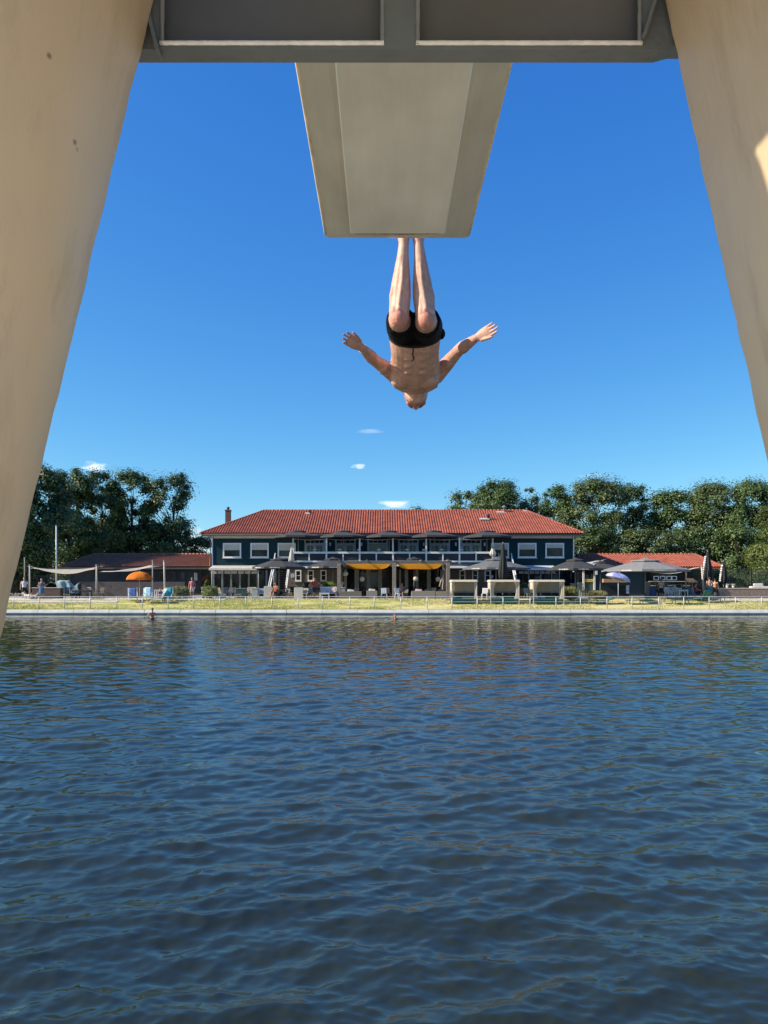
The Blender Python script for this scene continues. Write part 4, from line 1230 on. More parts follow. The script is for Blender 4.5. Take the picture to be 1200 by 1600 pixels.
    # hands: palm, four fingers of different lengths, a thumb from the side of the palm
    def hand(wr, tip, s, palm_n, spread, thumb_side):
        d = (tip - wr).normalized(); L = .188
        nrm = (palm_n - d * palm_n.dot(d)).normalized(); w_ = d.cross(nrm).normalized() * thumb_side
        pc = wr + d * .055
        loft(m, [(wr - d * .02, .025, .021, w_), (wr + d * .008, .027, .019, w_), (wr + d * .035, .036, .018, w_), (wr + d * .068, .041, .016, w_), (wr + d * .092, .040, .013, w_), (wr + d * .100, .034, .009, w_)], 14)
        for q, (ln, off) in enumerate(((.072, .033), (.082, .0115), (.076, -.0105), (.060, -.0315))):
            b0 = wr + d * (.090 - .004 * abs(q - 1)) + w_ * off
            dd = (d + w_ * off * spread + nrm * .05).normalized()
            p1 = b0 + dd * ln * .45; p2 = p1 + (dd + nrm * .16).normalized() * ln * .30; p3 = p2 + (dd + nrm * .30).normalized() * ln * .25
            limb(m, [b0, p1, p2, p3], [.0092, .0084, .0076, .0062], w_, .95, 8)
        b0 = wr + d * .030 + w_ * .028; dd = (d * .92 + w_ * .34 + nrm * .25).normalized()
        limb(m, [b0, b0 + dd * .040, b0 + dd * .062 + d * .008, b0 + dd * .074 + d * .020], [.0135, .0115, .0095, .0075], w_, .95, 8)
    vd = Vector((0, -1, -.25))
    hand(wrL, A(535.5, 525, 4.94), -1, Vector((.25, -.9, -.45)), 0.35, 1)
    hand(wrR, A(776, 510, 4.95), 1, Vector((-.55, -.75, -.1)), 0.45, 1)
    # head, thrown back so the face looks down at the water and away
    hc = A(650, 613.5, 5.66)
    c = Vector((0, .93, .12)).normalized()                   # towards the crown
    f = Vector((0, .12, -.93)); f = (f - c * f.dot(c)).normalized()   # towards the face
    HS = 1.13
    def H(x, up, fw): return hc + (X * x + c * up + f * fw) * HS
    loft(m, [(neck - ax * .06, .080, .074, X), (neck + ax * .02, .074, .074, X), (H(0, -.06, .0), .072, .074, X), (H(0, .0, -.01), .066, .07, X)], 18)
    loft(m, [(H(0, -.128, .060), .026, .016, X), (H(0, -.112, .050), .054, .044, X), (H(0, -.082, .034), .075, .070, X), (H(0, -.045, .014), .083, .09, X), (H(0, 0, .004), .087, .102, X), (H(0, .04, -.002), .087, .106, X), (H(0, .075, -.006), .080, .098, X), (H(0, .103, -.008), .052, .064, X), (H(0, .118, -.008), .024, .03, X)], 24)
    limb(m, [H(0, .035, .088), H(0, .005, .100), H(0, -.020, .098)], [.011, .014, .016], X, .9, 10)      # nose
    for s in (-1, 1):
        m.ell(H(s * .014, -.024, .094), (.010, .010, .010), 8, 6)
        limb(m, [H(s * .050, .030, .076), H(s * .028, .038, .090), H(s * .010, .034, .093)], [.008, .010, .008], X, .9, 8)   # brow
        m.ell(H(s * .048, -.018, .066), (.020, .018, .020), 10, 7)      # cheek
        loft(m, [(H(s * .074, -.030, -.010), .008, .006, c), (H(s * .083, -.012, -.014), .016, .008, c), (H(s * .088, .012, -.018), .018, .008, c), (H(s * .086, .030, -.018), .010, .006, c)], 10)   # ear
    limb(m, [H(-.024, -.062, .080), H(0, -.060, .089), H(.024, -.062, .080)], [.006, .0085, .006], c, .9, 8)   # lips
    limb(m, [H(-.022, -.074, .078), H(0, -.075, .086), H(.022, -.074, .078)], [.006, .0085, .006], c, .9, 8)
    m.ell(H(0, -.108, .068), (.020, .016, .016), 10, 7)       # chin
    body = fuse(m, .0042, 5)
    flush = skin_mat("flushed_face_skin", (0.50, 0.19, 0.13), (0.58, 0.25, 0.175), 0)
    for pl in body.polygons:
        v_ = pl.center - hc
        if v_.length < .165 and v_.dot(ax) > -.05: pl.material_index = 1
        for kn in (kneeL, kneeR):
            if (pl.center - kn - Vector((0, -.05, -.02))).length < .052: pl.material_index = 1
    link("body", body, [sk, flush], T).location = -P
    # swim shorts, loose, with drawstring and pale side print
    q = MB()
    up = pel - waist
    loft(q, [(pel + up * .55, .14, .10, X), (pel + up * .25, .164, .124, X), (pel, .173, .128, X), (pel.lerp(waist, .12), .175, .127, X), (pel.lerp(waist, .30), .172, .122, X)], 28)
    for hp, kn, s in ((hipL, kneeL, -1), (hipR, kneeR, 1)):
        limb(q, [hp + Vector((0, .02, 0)), hp.lerp(kn, .3), hp.lerp(kn, .62)], [.100, .099, .094], X, 1.0, 18)
        loft(q, [(hp.lerp(kn, .2) + X * s * .012, .095, .105, X), (hp.lerp(kn, .72), .089, .096, X), (hp.lerp(kn, .77), .086, .092, X)], 18)
        q.ell(pel + X * .172 + Vector((0, .02, -.01)), (.028, .06, .034))
    sm = mat("swim_shorts", (0.004, 0.004, 0.005), .8, .4, 14, .6, 26, spec=.15)
    sh = link("swim_shorts", fuse(q, .010, 3, "swim_shorts"), sm, T); sh.location = -P
    wb = MB()
    loft(wb, [(pel.lerp(waist, .16), .174, .1245, X), (pel.lerp(waist, .20), .1765, .127, X), (pel.lerp(waist, .31), .174, .124, X), (pel.lerp(waist, .34), .170, .120, X)], 28)
    wb.build("waistband", mat("waistband_cloth", (0.010, 0.010, 0.011), .8, .3, 60, .4, 90), sh)
    rng = random.Random(12); fo = MB()
    for k in range(16):                                        # creases pulled out of the cloth
        a0 = rng.uniform(-2.2, -.9) ; t0 = rng.uniform(-.25, .02)
        c0 = pel.lerp(waist, t0) + X * math.cos(a0) * .180 + fr * (-math.sin(a0)) * .128
        fo.tube([c0, c0 + X * rng.uniform(-.06, .06) + ax * rng.uniform(-.05, -.01) + fr * .002, c0 + X * rng.uniform(-.05, .05) - ax * rng.uniform(.02, .05)], [.001, .005, .001], 6)
    fo.build("crease", sm, sh)
    wf = pel.lerp(waist, .38) + fr * .124
    d = MB(); d.tube([wf + X * -.012 - ax * .05, wf + X * -.018 + fr * .006 + ax * .005, wf + X * -.010 + fr * .004 + ax * .055, wf + X * -.024 + fr * .003 + ax * .075], .0042, 6)
    d.build("drawstring", black_cloth, sh)
    pr = MB(); pr.box(pel + X * -.150 + Vector((0, -.130, -.02)), (.035, .004, .006), ry=.25); pr.build("label_tab", white_cloth, sh)
    # cropped dark hair round the back and sides of the head
    h = MB()
    loft(h, [(H(0, -.070, -.055), .030, .020, X), (H(0, -.045, -.034), .084, .066, X), (H(0, 0, -.024), .092, .084, X), (H(0, .045, -.020), .093, .094, X), (H(0, .082, -.014), .086, .092, X), (H(0, .110, -.010), .062, .062, X), (H(0, .124, -.008), .024, .03, X)], 24)
    link("hair", fuse(h, .008, 2, "hair"), hair_dark, T).location = -P
    e = MB()
    for s in (-1, 1): e.ell(H(s * .030, .018, .080), (.011, .008, .009), 10, 7)
    link("eyes", e.mesh("eyes"), hair_dark, T).location = -P
    # thin wristband on the left wrist
    b = MB(); dd = (wrL - elL).normalized(); u = dd.orthogonal().normalized(); v = dd.cross(u)
    c0 = wrL.lerp(elL, .10); b.tube([c0 + (u * math.cos(a) + v * math.sin(a)) * .0285 for a in np.linspace(0, 2 * PI, 17)], .0028, 6, True, False)
    link("wristband", b.mesh("wristband"), mat("wristband_cord", (.45, .40, .32), .7, .1), T).location = -P
    # a few drops of water flying off him
make_diver()

# ---- the bathers on the terrace and in the water: same builder, own poses and clothes
def person(label, x, y, rz=0.0, h=1.75, pose='stand', top=None, bottom=None, hair=hair_dark, skn=skin, z=None, group=None, dress=None, held=None, seat=.45):
    z = gz(y) if z is None else z
    T = thing("person", label, "person", (x, y, z), rz, group)
    s = h / 1.75; m = MB(); X = Vector((1, 0, 0))
    V = lambda a, b, c: Vector((a, b, c)) * s
    if pose == 'sit':
        k = seat / s - .46
        pel = V(0, .05, .56 + k); ch = V(0, .10, .96 + k); nk = V(0, .06, 1.10 + k); hd = V(0, .03, 1.26 + k)
        legs = [(V(-.09, .04, .52 + k), V(-.12, -.38, .52 + k), V(-.12, -.40, .08)), (V(.09, .04, .52 + k), V(.13, -.36, .52 + k), V(.14, -.42, .08))]
        arms = [(V(-.19, .08, 1.03 + k), V(-.25, -.05, .80 + k), V(-.14, -.26, .72 + k)), (V(.19, .08, 1.03 + k), V(.25, -.06, .80 + k), V(.12, -.28, .74 + k))]
    else:
        pel = V(0, 0, .94); ch = V(0, .01, 1.28); nk = V(0, .01, 1.47); hd = V(0, -.015, 1.63)
        st = .16 if pose == 'walk' else .03
        legs = [(V(-.085, 0, .90), V(-.10, -st - .02, .50), V(-.10, -st * .7, .08)), (V(.085, 0, .90), V(.10, st * .4, .50), V(.10, st * 1.5, .09))]
        arms = [(V(-.19, .01, 1.41), V(-.27, .03, 1.13), V(-.27, -.06, .88)), (V(.19, .01, 1.41), V(.27, .04, 1.13), V(.26, -.08, .89))]
        if pose == 'hold': arms = [(V(-.19, .01, 1.41), V(-.27, 0, 1.13), V(-.14, -.22, 1.08)), (V(.19, .01, 1.41), V(.26, .02, 1.13), V(.12, -.22, 1.02))]
        if pose == 'hips': arms = [(V(-.19, .01, 1.41), V(-.36, .08, 1.18), V(-.17, -.02, 1.0)), (V(.19, .01, 1.41), V(.34, .06, 1.16), V(.16, -.03, .98))]
    torso = [(pel + (pel - ch) * .22, .11 * s, .085 * s, X), (pel, .155 * s, .11 * s, X), (pel.lerp(ch, .5), .135 * s, .10 * s, X), (ch, .165 * s, .115 * s, X), (ch.lerp(nk, .65), .15 * s, .085 * s, X), (nk, .055 * s, .055 * s, X)]
    loft(m, torso, 16)
    limb(m, [nk - Vector((0, 0, .05 * s)), hd], [.055 * s, .05 * s])
    loft(m, [(hd + V(0, -.03, -.115), .03 * s, .03 * s, X), (hd + V(0, -.02, -.08), .058 * s, .062 * s, X), (hd, .076 * s, .094 * s, X), (hd + V(0, .005, .06), .073 * s, .09 * s, X), (hd + V(0, .005, .105), .04 * s, .05 * s, X)], 16)
    limb(m, [hd + V(0, -.09, .01), hd + V(0, -.108, -.025)], [.010 * s, .014 * s])
    for q in (-1, 1): m.ell(hd + V(q * .078, .0, -.005), (.012 * s, .02 * s, .03 * s), 8, 6)
    for hp, kn, an in legs:
        limb(m, [hp, hp.lerp(kn, .5), kn, kn.lerp(an, .35), an], [.088 * s, .078 * s, .055 * s, .056 * s, .036 * s])
        limb(m, [an + V(0, .04, -.035), an + V(0, -.06, -.045), an + V(.0, -.16, -.055)], [.036 * s, .037 * s, .026 * s], X, .8)
    for sh, el, wr in arms:
        limb(m, [sh, el, wr], [.052 * s, .040 * s, .028 * s])
        d = (wr - el).normalized(); limb(m, [wr, wr + d * .06 * s, wr + d * .10 * s], [.028 * s, .036 * s, .030 * s], X, .6)
        for q in range(4):
            b0 = wr + d * .10 * s + Vector(((q - 1.5) * .016 * s, 0, 0)); limb(m, [b0, b0 + (d + Vector((0, -.2, 0))) * .065 * s], [.009 * s, .007 * s], X, 1, 6)
        b0 = wr + d * .035 * s; limb(m, [b0, b0 + d * .04 * s + Vector((0, -.045 * s, 0))], [.012 * s, .009 * s], X, 1, 6)
    link("body", fuse(m, .016 * s, 3), skn, T)
    if top is not None:
        q = MB(); g = 1.10
        R = [(c, a * g + .012, b * g + .012, u) for c, a, b, u in torso[:-1]]; R[-1] = (R[-1][0], R[-1][1] * .98, R[-1][2], X)
        loft(q, R, 16)
        for sh, el, wr in arms: limb(q, [sh + Vector((-.015 * (1 if sh.x > 0 else -1), 0, -.015)), sh.lerp(el, .62)], [.058 * s, .054 * s])
        link("shirt", fuse(q, .02, 2, "shirt"), top, T)
    if dress is not None:
        q = MB(); R = [(c, a * 1.12 + .012, b * 1.12 + .012, u) for c, a, b, u in torso[1:-1]]
        R = [(V(0, 0, .50), .24 * s, .20 * s, X), (V(0, 0, .72), .21 * s, .17 * s, X)] + R
        loft(q, R, 16); link("dress", fuse(q, .02, 2, "dress"), dress, T)
    if bottom is not None:
        q = MB(); loft(q, [(c, a * 1.08 + .012, b * 1.1 + .014, u) for c, a, b, u in torso[:2]] + [(pel.lerp(ch, .25), .15 * s, .115 * s, X)], 16)
        for hp, kn, an in legs: limb(q, [hp, hp.lerp(kn, .85)], [.098 * s, .092 * s])
        link("shorts", fuse(q, .02, 2, "shorts"), bottom, T)
    if hair is not None:
        q = MB(); loft(q, [(hd + V(0, .05, -.06), .05 * s, .04 * s, X), (hd + V(0, .034, .0), .083 * s, .078 * s, X), (hd + V(0, .016, .04), .086 * s, .093 * s, X), (hd + V(0, .006, .075), .084 * s, .100 * s, X), (hd + V(0, .005, .110), .062 * s, .076 * s, X), (hd + V(0, .006, .130), .03 * s, .036 * s, X)], 14)
        link("hair", fuse(q, .015, 2, "hair"), hair, T)
    return T

blue_dress = mat("blue_dress", (0.05, 0.13, 0.26), .8, .3, 9)
pale_shirt = mat("pale_shirt", (0.55, 0.56, 0.60), .8, .08, 5)
pink_shirt = mat("pink_shirt", (0.42, 0.12, 0.15), .8, .12, 5)
person("man in a pale shirt and dark shorts walking on the terrace at the far left", WX(38, 63.9), 63.9, .3, 1.80, 'walk', pale_shirt, black_cloth, hair_grey)
person("woman in a blue dress holding a pink bag, beside the man in the pale shirt", WX(65, 63.4), 63.4, .2, 1.72, 'hold', None, None, hair_grey, dress=blue_dress)
person("man in a pinkish red shirt and pale shorts standing between the two round bushes", WX(300, 67), 67, 0, 1.78, 'stand', pink_shirt, mat("pale_shorts", (.5, .45, .42), .8, .1), hair_grey, skin_tan)
person("person in dark top sitting low beside the teal towel on the deckchair", WX(251, 62.1), 62.1, .9, 1.6, 'sit', mat("grey_top", (.10, .12, .16), .8, .2), red_cloth, hair_dark, seat=.32)
person("shirtless suntanned person sitting below the left stairs", WX(430, 64.6), 64.6, -.6, 1.78, 'sit', mat("orange_brown_shirt", (.30, .085, .045), .8, .15), black_cloth, hair_dark, skin_tan)
person("seated person in black behind the white wicker chair", WX(457, 65.4), 65.4, .2, 1.7, 'sit', black_cloth, black_cloth, hair_dark)
person("standing person with a dark red top and dark trousers before the small white windows", WX(491, 64.6), 64.6, .8, 1.82, 'hips', red_cloth, black_cloth, hair_dark)
person("shirtless man in blue swim shorts seen from behind under the closed black parasol", WX(1108.5, 63.9), 63.9, PI, 1.82, 'walk', None, mat("blue_shorts", (.03, .17, .30), .7, .1), hair_dark, skin)
person("shirtless person in dark shorts just right of the man in blue shorts", WX(1117, 64.3), 64.3, PI * .8, 1.70, 'stand', None, mat("olive_shorts", (.06, .06, .045), .8, .1), hair_dark, skin)
person("person in a white top sitting at the dark table below the small windows", WX(468, 67.4), 67.4, .1, 1.7, 'sit', pale_shirt, black_cloth, hair_dark)
person("person in a grey top sitting beside the white folding chair under the pergola", WX(628, 66.2), 66.2, .5, 1.7, 'sit', mat("dull_top", (.25, .22, .22), .8, .15), black_cloth, hair_dark)
person("bald man in a black top standing left of the person in the dark red top", WX(479, 66.2), 66.2, -.3, 1.74, 'stand', black_cloth, mat("jeans", (.06, .08, .13), .8, .15), None)
person("person in a pale top standing at the kiosk front by the metal rack", WX(1033, 65.2), 65.2, PI * .9, 1.7, 'stand', mat("beige_top", (.45, .40, .34), .8, .1), black_cloth, hair_dark)
person("person in a crimson top sitting at the white table by the leaning sail pole", WX(1088, 65), 65, 1.2, 1.75, 'sit', mat("crimson_top", (.40, .025, .05), .8, .15), black_cloth, hair_dark)
person("shirtless bather standing waist-deep in the pond by the quay", WX(238, 55.5), 55.5, .9, 1.78, 'hips', None, black_cloth, hair_dark, skin, z=-.98)
person("swimmer with a red bathing cap, only the head above the water", WX(617.5, 54.5), 54.5, .4, 1.75, 'stand', None, black_cloth, mat("red_cap", (.42, .05, .07), .5, .1), skin_tan, z=-1.36)
# small white and tan dogs by the couple
def dog(label, x, y, rz, m_, h=.34):
    T = thing("dog", label, "dog", (x, y, gz(y)), rz)
    b = MB(); X = Vector((0, 1, 0)); s = h / .34
    V = lambda a, b_, c: Vector((a, b_, c)) * s
    loft(b, [(V(-.24, 0, .30), .05 * s, .06 * s, X), (V(-.17, 0, .28), .075 * s, .085 * s, X), (V(0, 0, .27), .075 * s, .085 * s, X), (V(.13, 0, .265), .085 * s, .105 * s, X), (V(.22, 0, .30), .06 * s, .07 * s, X)], 14)
    limb(b, [V(.17, 0, .32), V(.25, 0, .41), V(.28, 0, .45)], [.065 * s, .052 * s, .05 * s], X)
    limb(b, [V(.28, 0, .45), V(.36, 0, .435), V(.42, 0, .42)], [.058 * s, .04 * s, .026 * s], X)
    for q in (-1, 1):
        limb(b, [V(.26, q * .035, .49), V(.24, q * .055, .54)], [.026 * s, .012 * s], X, .6)
        limb(b, [V(.15, q * .055, .26), V(.16, q * .06, .13), V(.15, q * .06, .06), V(.175, q * .06, .025)], [.042 * s, .027 * s, .022 * s, .026 * s], X)
        limb(b, [V(-.18, q * .055, .28), V(-.13, q * .065, .18), V(-.22, q * .065, .10), V(-.20, q * .065, .05), V(-.18, q * .065, .025)], [.06 * s, .042 * s, .024 * s, .021 * s, .025 * s], X)
    limb(b, [V(-.24, 0, .32), V(-.32, 0, .40), V(-.34, 0, .47)], [.024 * s, .018 * s, .012 * s], X)
    link("body", fuse(b, .012, 2), m_, T)
dog("small white dog standing by the man in the pale shirt", WX(42.5, 63.3), 63.3, PI * .95, mat("white_fur", (.62, .58, .52), .9, .15, 12), .40)
dog("small tan and white dog at the feet of the woman in the blue dress", WX(53, 63.2), 63.2, .1, mat("tan_fur", (.50, .40, .32), .9, .3, 8), .38)
# ================================================================== THINGS ON THE TERRACE AND LAWN
def at(px, d): return (WX(px, d), d, gz(d))
# ---- railing along the quay
def make_railing():
    T = thing("metal_railing", "long pale metal railing of thin posts and two rails along the quay", "railing", (0, 58.7, .58))
    z0 = .585; x0 = -62.0
    a = MB(); a.tube([(x0 + 2 * i, 58.7, 1.555 + .006 * math.sin(i * 2.1)) for i in range(62)], .030, 8); a.build("top_rail", steel, T, True)
    a = MB(); a.tube([(x0 + 2 * i, 58.7, 1.17) for i in range(62)], .016, 6); a.build("middle_rail", steel, T, True)
    rng = random.Random(8)
    k = 0; px = -180.0
    while k < 46:
        x = WX(px + rng.uniform(-1.5, 1.5), 58.7); p = MB()
        p.tube([(x, 58.7, z0), (x + rng.uniform(-.015, .015), 58.7, 1.56)], .034, 8); p.tube([(x, 58.7, z0), (x, 58.7, z0 + .02)], .07, 8)
        p.build("post", steel, T, True); px += 40.3; k += 1
make_railing()

# ---- parasols
def parasol_mesh(root, R, zr, zt, cloth, n=8, cap=True, val=.16, print_m=None, pole_m=None, ribs=True):
    """open parasol: pole, ribbed canopy with valance, raised vent cap, ribs; local coordinates"""
    pole_m = pole_m or grey_metal
    ph = PI / n
    a = MB(); a.tube([(0, 0, 0), (0, 0, zt + .02)], [.045, .04], 10); a.build("pole", pole_m, root)
    a = MB(); a.lathe([(.001, .0), (.42, .0), (.42, .07), (.10, .10), (.055, .13), (.055, .45), (.001, .45)], n=16, smooth=False); a.build("base", dark_metal, root)
    c = MB()
    rc = .26 * R; zc = zt - (zt - zr) * .24
    prof = [(rc * .8, zc + .02), (rc, zc - .01), (R * .5, zc - (zc - zr) * .34), (R * .78, zc - (zc - zr) * .70), (R, zr), (R * 1.004, zr - val)]
    c.lathe(prof, n=n, smooth=False, phase=ph)
    o = c.build("canopy", cloth, root, solid=.012)
    if cap:
        q = MB(); q.lathe([(.002, zt + .10), (.05, zt + .06), (rc * .5, zc + (zt - zc) * .62 + .03), (rc * 1.28, zc + .07), (rc * 1.29, zc - .01)], n=n, smooth=False, phase=ph)
        q.build("vent_cap", cloth, o, solid=.012)
    if ribs:
        for k in range(n):
            a_ = 2 * PI * k / n + ph; d = Vector((math.cos(a_), math.sin(a_), 0))
            r = MB(); r.beam(d * .06 + Vector((0, 0, zc - .05)), d * (R * .97) + Vector((0, 0, zr - .04)), .025, .035)
            r.build("rib", dark_metal, root)
    if print_m:
        rng = random.Random(int(R * 100))
        for a_ in (-PI / 2, -PI / 2 - 2 * PI / n * 1):
            t = MB(); d = Vector((math.cos(a_), math.sin(a_), 0)); s = Vector((-d.y, d.x, 0)); ap = R * math.cos(ph) + .012
            x = -.42
            while x < .40:
                w_ = rng.uniform(.03, .07); h = rng.uniform(.05, .10); c0 = d * ap + s * (x + w_ / 2) + Vector((0, 0, zr - val * .5))
                t.box(c0, (w_, .006, h), rz=a_ + PI / 2); x += w_ + rng.uniform(.015, .03)
            t.build("valance_print", print_m, o)
print_white = mat("print_white", (0.62, 0.60, 0.57), .8, .1)
G_T = "dark parasols on the terrace"; G_B = "dark parasols on the balcony"
def terrace_parasol(label, px, d, half, py_rim, py_top, cloth=dark_cloth, pm=print_white):
    T = thing("parasol", label, "parasol", at(px, d), random.Random(px).uniform(-.12, .12), G_T)
    parasol_mesh(T, half / FPX * d / math.cos(PI / 8), WZ(py_rim, d) - gz(d) + .08, WZ(py_top, d) - gz(d), cloth, print_m=pm)
    return T
terrace_parasol("open dark grey parasol over the foot of the left stairs", 436, 66, 39, 887.5, 872)
terrace_parasol("open dark grey parasol just left of the yellow sails, over the pink bench", 520, 67.5, 39, 887, 871.5)
terrace_parasol("open dark parasol rising behind the right-hand yellow sail", 647, 69.6, 34, 884, 871.5)
terrace_parasol("open dark grey parasol beside the tall closed black one", 775, 66.5, 50, 889, 872, grey_cloth)
terrace_parasol("open dark grey parasol between the right cabana and the yellow hatch sign", 899, 65.6, 39, 890, 872.5)
terrace_parasol("open dark parasol half hidden behind the one by the yellow hatch sign", 938, 69.5, 30, 890, 877, dark_cloth, None)
terrace_parasol("largest open parasol, lighter grey, before the red kiosk roof", 1008, 65.2, 61, 892, 873, mat("lighter_grey_cloth", (0.21, 0.20, 0.185), .85, .15, 3))  # cloth lighter grey than the other parasols
zdk = WZ(880.5, 72)
B0 = thing("parasol", "open dark parasol over the left end of the balcony", "parasol", (WX(466, 73), 73, zdk), 0, G_B)
parasol_mesh(B0, 2.35, WZ(838.5, 73) - zdk, WZ(829, 73) - zdk, dark_cloth, print_m=None)
for px, lb in ((537, "balcony parasol second from the left, in front of the second door"), (608, "middle one of the five dark parasols on the balcony"), (678, "balcony parasol second from the right, below the roof's middle"), (761, "open dark parasol over the right end of the balcony, under the round roof vent")):
    dup(B0, (WX(px, 73), 73, zdk), .05, lb)

def closed_parasol(label, px, d, py_top, py_bot, w, cloth, z=None, pr=False, lean=0):
    z = gz(d) if z is None else z
    T = thing("closed_parasol", label, "parasol", (WX(px, d), d, z), 0)
    zt, zb = WZ(py_top, d) - z, WZ(py_bot, d) - z; r = w / 2 / FPX * d
    a = MB(); a.tube([(0, 0, 0), (0, 0, zt + .1)], .04, 8); a.build("pole", grey_metal, T)
    a = MB(); a.lathe([(.001, 0), (.4, 0), (.4, .08), (.06, .12), (.001, .13)], n=14, smooth=False); a.build("base", dark_metal, T)
    c = MB(); n = 32
    def f(u, v):
        a_ = 2 * PI * u; k = v
        env = r * (.16 + .84 * min(1, k * 1.25) ** .8) * (1 - .25 * max(0, k - .82) / .18)
        rr = env * (1 + .22 * math.cos(8 * a_ + 1.5 * k) * (.3 + .7 * k))
        return (rr * math.cos(a_), rr * math.sin(a_), zt + (zb - zt) * v + .05 * math.cos(8 * a_) * v)
    c.grid(f, 48, 14); o = c.build("folded_canopy", cloth, T, solid=.008)
    a = MB(); a.tube([(r * .84 * math.cos(q), r * .84 * math.sin(q), zt + (zb - zt) * .62) for q in np.linspace(0, 2 * PI, 15)], .02, 6, True, False); a.build("tie_strap", cloth, o)
    if pr:
        t = MB(); rng = random.Random(px); v = .16
        while v < .9:
            h = rng.uniform(.03, .07); ang = PI + .25; rr = r * (.2 + .80 * min(1, (v + h / 2) * 1.25) ** .8) * 1.16
            t.box((rr * math.cos(ang), rr * math.sin(ang), zt + (zb - zt) * (v + h / 2)), (.02, rng.uniform(.14, .26), abs(zb - zt) * h), rz=ang); v += h + .025
        t.build("canopy_print", print_white, o)
    return T
closed_parasol("tall closed black parasol beside the right stairs", 786, 63.4, 849, 906, 13, black_cloth)
closed_parasol("closed black parasol with white lettering above the man in blue shorts", 1105.5, 65, 862, 906, 15, black_cloth, pr=True)
closed_parasol("closed black parasol with white lettering at the kiosk roof's right end", 1130.5, 67, 877, 911, 11, black_cloth, pr=True)
closed_parasol("closed white parasol at the balcony's left corner", 455.5, 71.6, 856, 879, 8, white_cloth, z=zdk)
closed_parasol("closed white parasol at the balcony's right corner", 770, 71.6, 855, 868, 9, white_cloth, z=zdk)

def beach_umbrella(label, px, d, half, py_rim, py_top, cl, tilt, val_scallop=True):
    z = gz(d); T = thing("beach_umbrella", label, "parasol", (WX(px, d), d, z))
    R = half / FPX * d; zr, zt = WZ(py_rim, d) - z, WZ(py_top, d) - z
    a = MB(); a.tube([(0, 0, -.1), (0, 0, zr + .05)], .022, 8); a.tube([(0, 0, zr + .05), (math.sin(tilt) * .25, 0, zt + .05)], .018, 8); a.build("pole", mat("umbrella_pole", (.6, .58, .55), .4, .08), T)
    c = MB(); M = Matrix.Rotation(tilt, 3, 'Y'); n = 8
    def f(u, v):
        a_ = 2 * PI * u; seg = (u * n) % 1.0; sc = 1 - .05 * math.sin(PI * seg) * v
        rr = R * math.sin(v * 1.25) / math.sin(1.25) * sc
        zz = (math.cos(v * 1.25) - math.cos(1.25)) / (1 - math.cos(1.25)) * (zt - zr) - (.06 if v > .98 else 0)
        p = M @ Vector((rr * math.cos(a_), rr * math.sin(a_), zz)); return (p.x, p.y, p.z + zr)
    c.grid(f, 64, 12, True); o = c.build("canopy", cl, T, solid=.006)
    if isinstance(cl, list):
        me = o.data
        for p in me.polygons:
            cc = p.center; ang = (math.atan2(cc.y, cc.x - 0) / (2 * PI)) % 1.0; p.material_index = int(ang * n) % 2
    for k in range(n):
        a_ = 2 * PI * k / n; r = MB()
        r.tube([tuple(Vector(f(k / n, v)) - Vector((0, 0, .012))) for v in np.linspace(.04, .97, 8)], .007, 5); r.build("rib", steel, T)
    q = MB(); q.ell(Vector(f(0, 0)) + Vector((0, 0, .04)), (.02, .02, .05), 8, 6); q.build("finial", white_paint, T)
    return T
beach_umbrella("bright orange domed parasol by the deckchairs on the left", 218, 63.7, 21, 905, 893, [orange_cloth, clothmat("deep_orange_cloth", (0.75, 0.20, 0.012), .35)], 0)
beach_umbrella("pale lilac and blue beach umbrella tilted to the right", 966, 61.7, 20, 903.5, 895.5, [clothmat("lilac_cloth", (0.62, 0.60, 0.80), .3), clothmat("lilac_blue_cloth", (0.30, 0.34, 0.66), .3)], .28)

# ---- shade sails on poles
def sail(label, corners, sag, cl, name="shade_sail", edge=.10, belly=False):
    P = [W(*c) for c in corners]; c0 = sum(P, Vector()) / len(P)
    T = thing(name, label, "shade sail", c0)
    a, b, c, d = P if len(P) == 4 else (P[0], P[1], P[2], P[2])
    m = MB()
    def f(u, v):
        pu = u + edge * (u - .5) * -4 * v * (1 - v); pv = v + edge * (v - .5) * -4 * u * (1 - u)
        p = a.lerp(b, pu).lerp(d.lerp(c, pu), pv)
        wv = .03 * math.sin(9 * u + 4 * v) * u * (1 - u) * 4
        if belly: return tuple(p - Vector((0, 0, sag * 4 * v * (1 - v) * (1 - abs(2 * u - 1) ** 7) + wv * .4)))
        return tuple(p - Vector((0, 0, sag * 16 * u * (1 - u) * v * (1 - v) * .5 + sag * 4 * u * (1 - u) * .5 + wv)))
    m.grid(f, 28, 14); m.build("cloth", cl, T, True, solid=.01)
    r = MB()
    for p in (P if len(P) == 3 else P): r.ell(p, (.05, .05, .05), 6, 5)
    for p in P:
        r = MB(); r.tube([p, p + (p - c0).normalized() * .35], .012, 5); r.build("rope", steel, T, True)
    return T
sail("white shade sail over the couple at the far left", [(42, 884.5, 66.3), (157, 885, 67.5), (150, 889, 72), (52, 888, 71.5)], .55, white_cloth)
sail("white shade sail rising to the right behind the orange parasol", [(156, 893.5, 70), (238, 882.5, 66.8), (246, 885, 71), (163, 892.5, 74)], .22, white_cloth)
sail("off-white shade sail hanging below the large lighter grey parasol", [(1000, 891.5, 66.4), (1097, 885.5, 64.9), (1082, 888, 70), (1004, 890.5, 71)], .42, white_cloth)
sail("small white parasol flap, built as a sail, right of the parasol by the hatch", [(914, 878.5, 70.2), (946, 874, 71.5), (928, 882.5, 68.4), (922, 882, 68.4)], .05, white_cloth)  # white flap of a parasol, added as a small separate sail
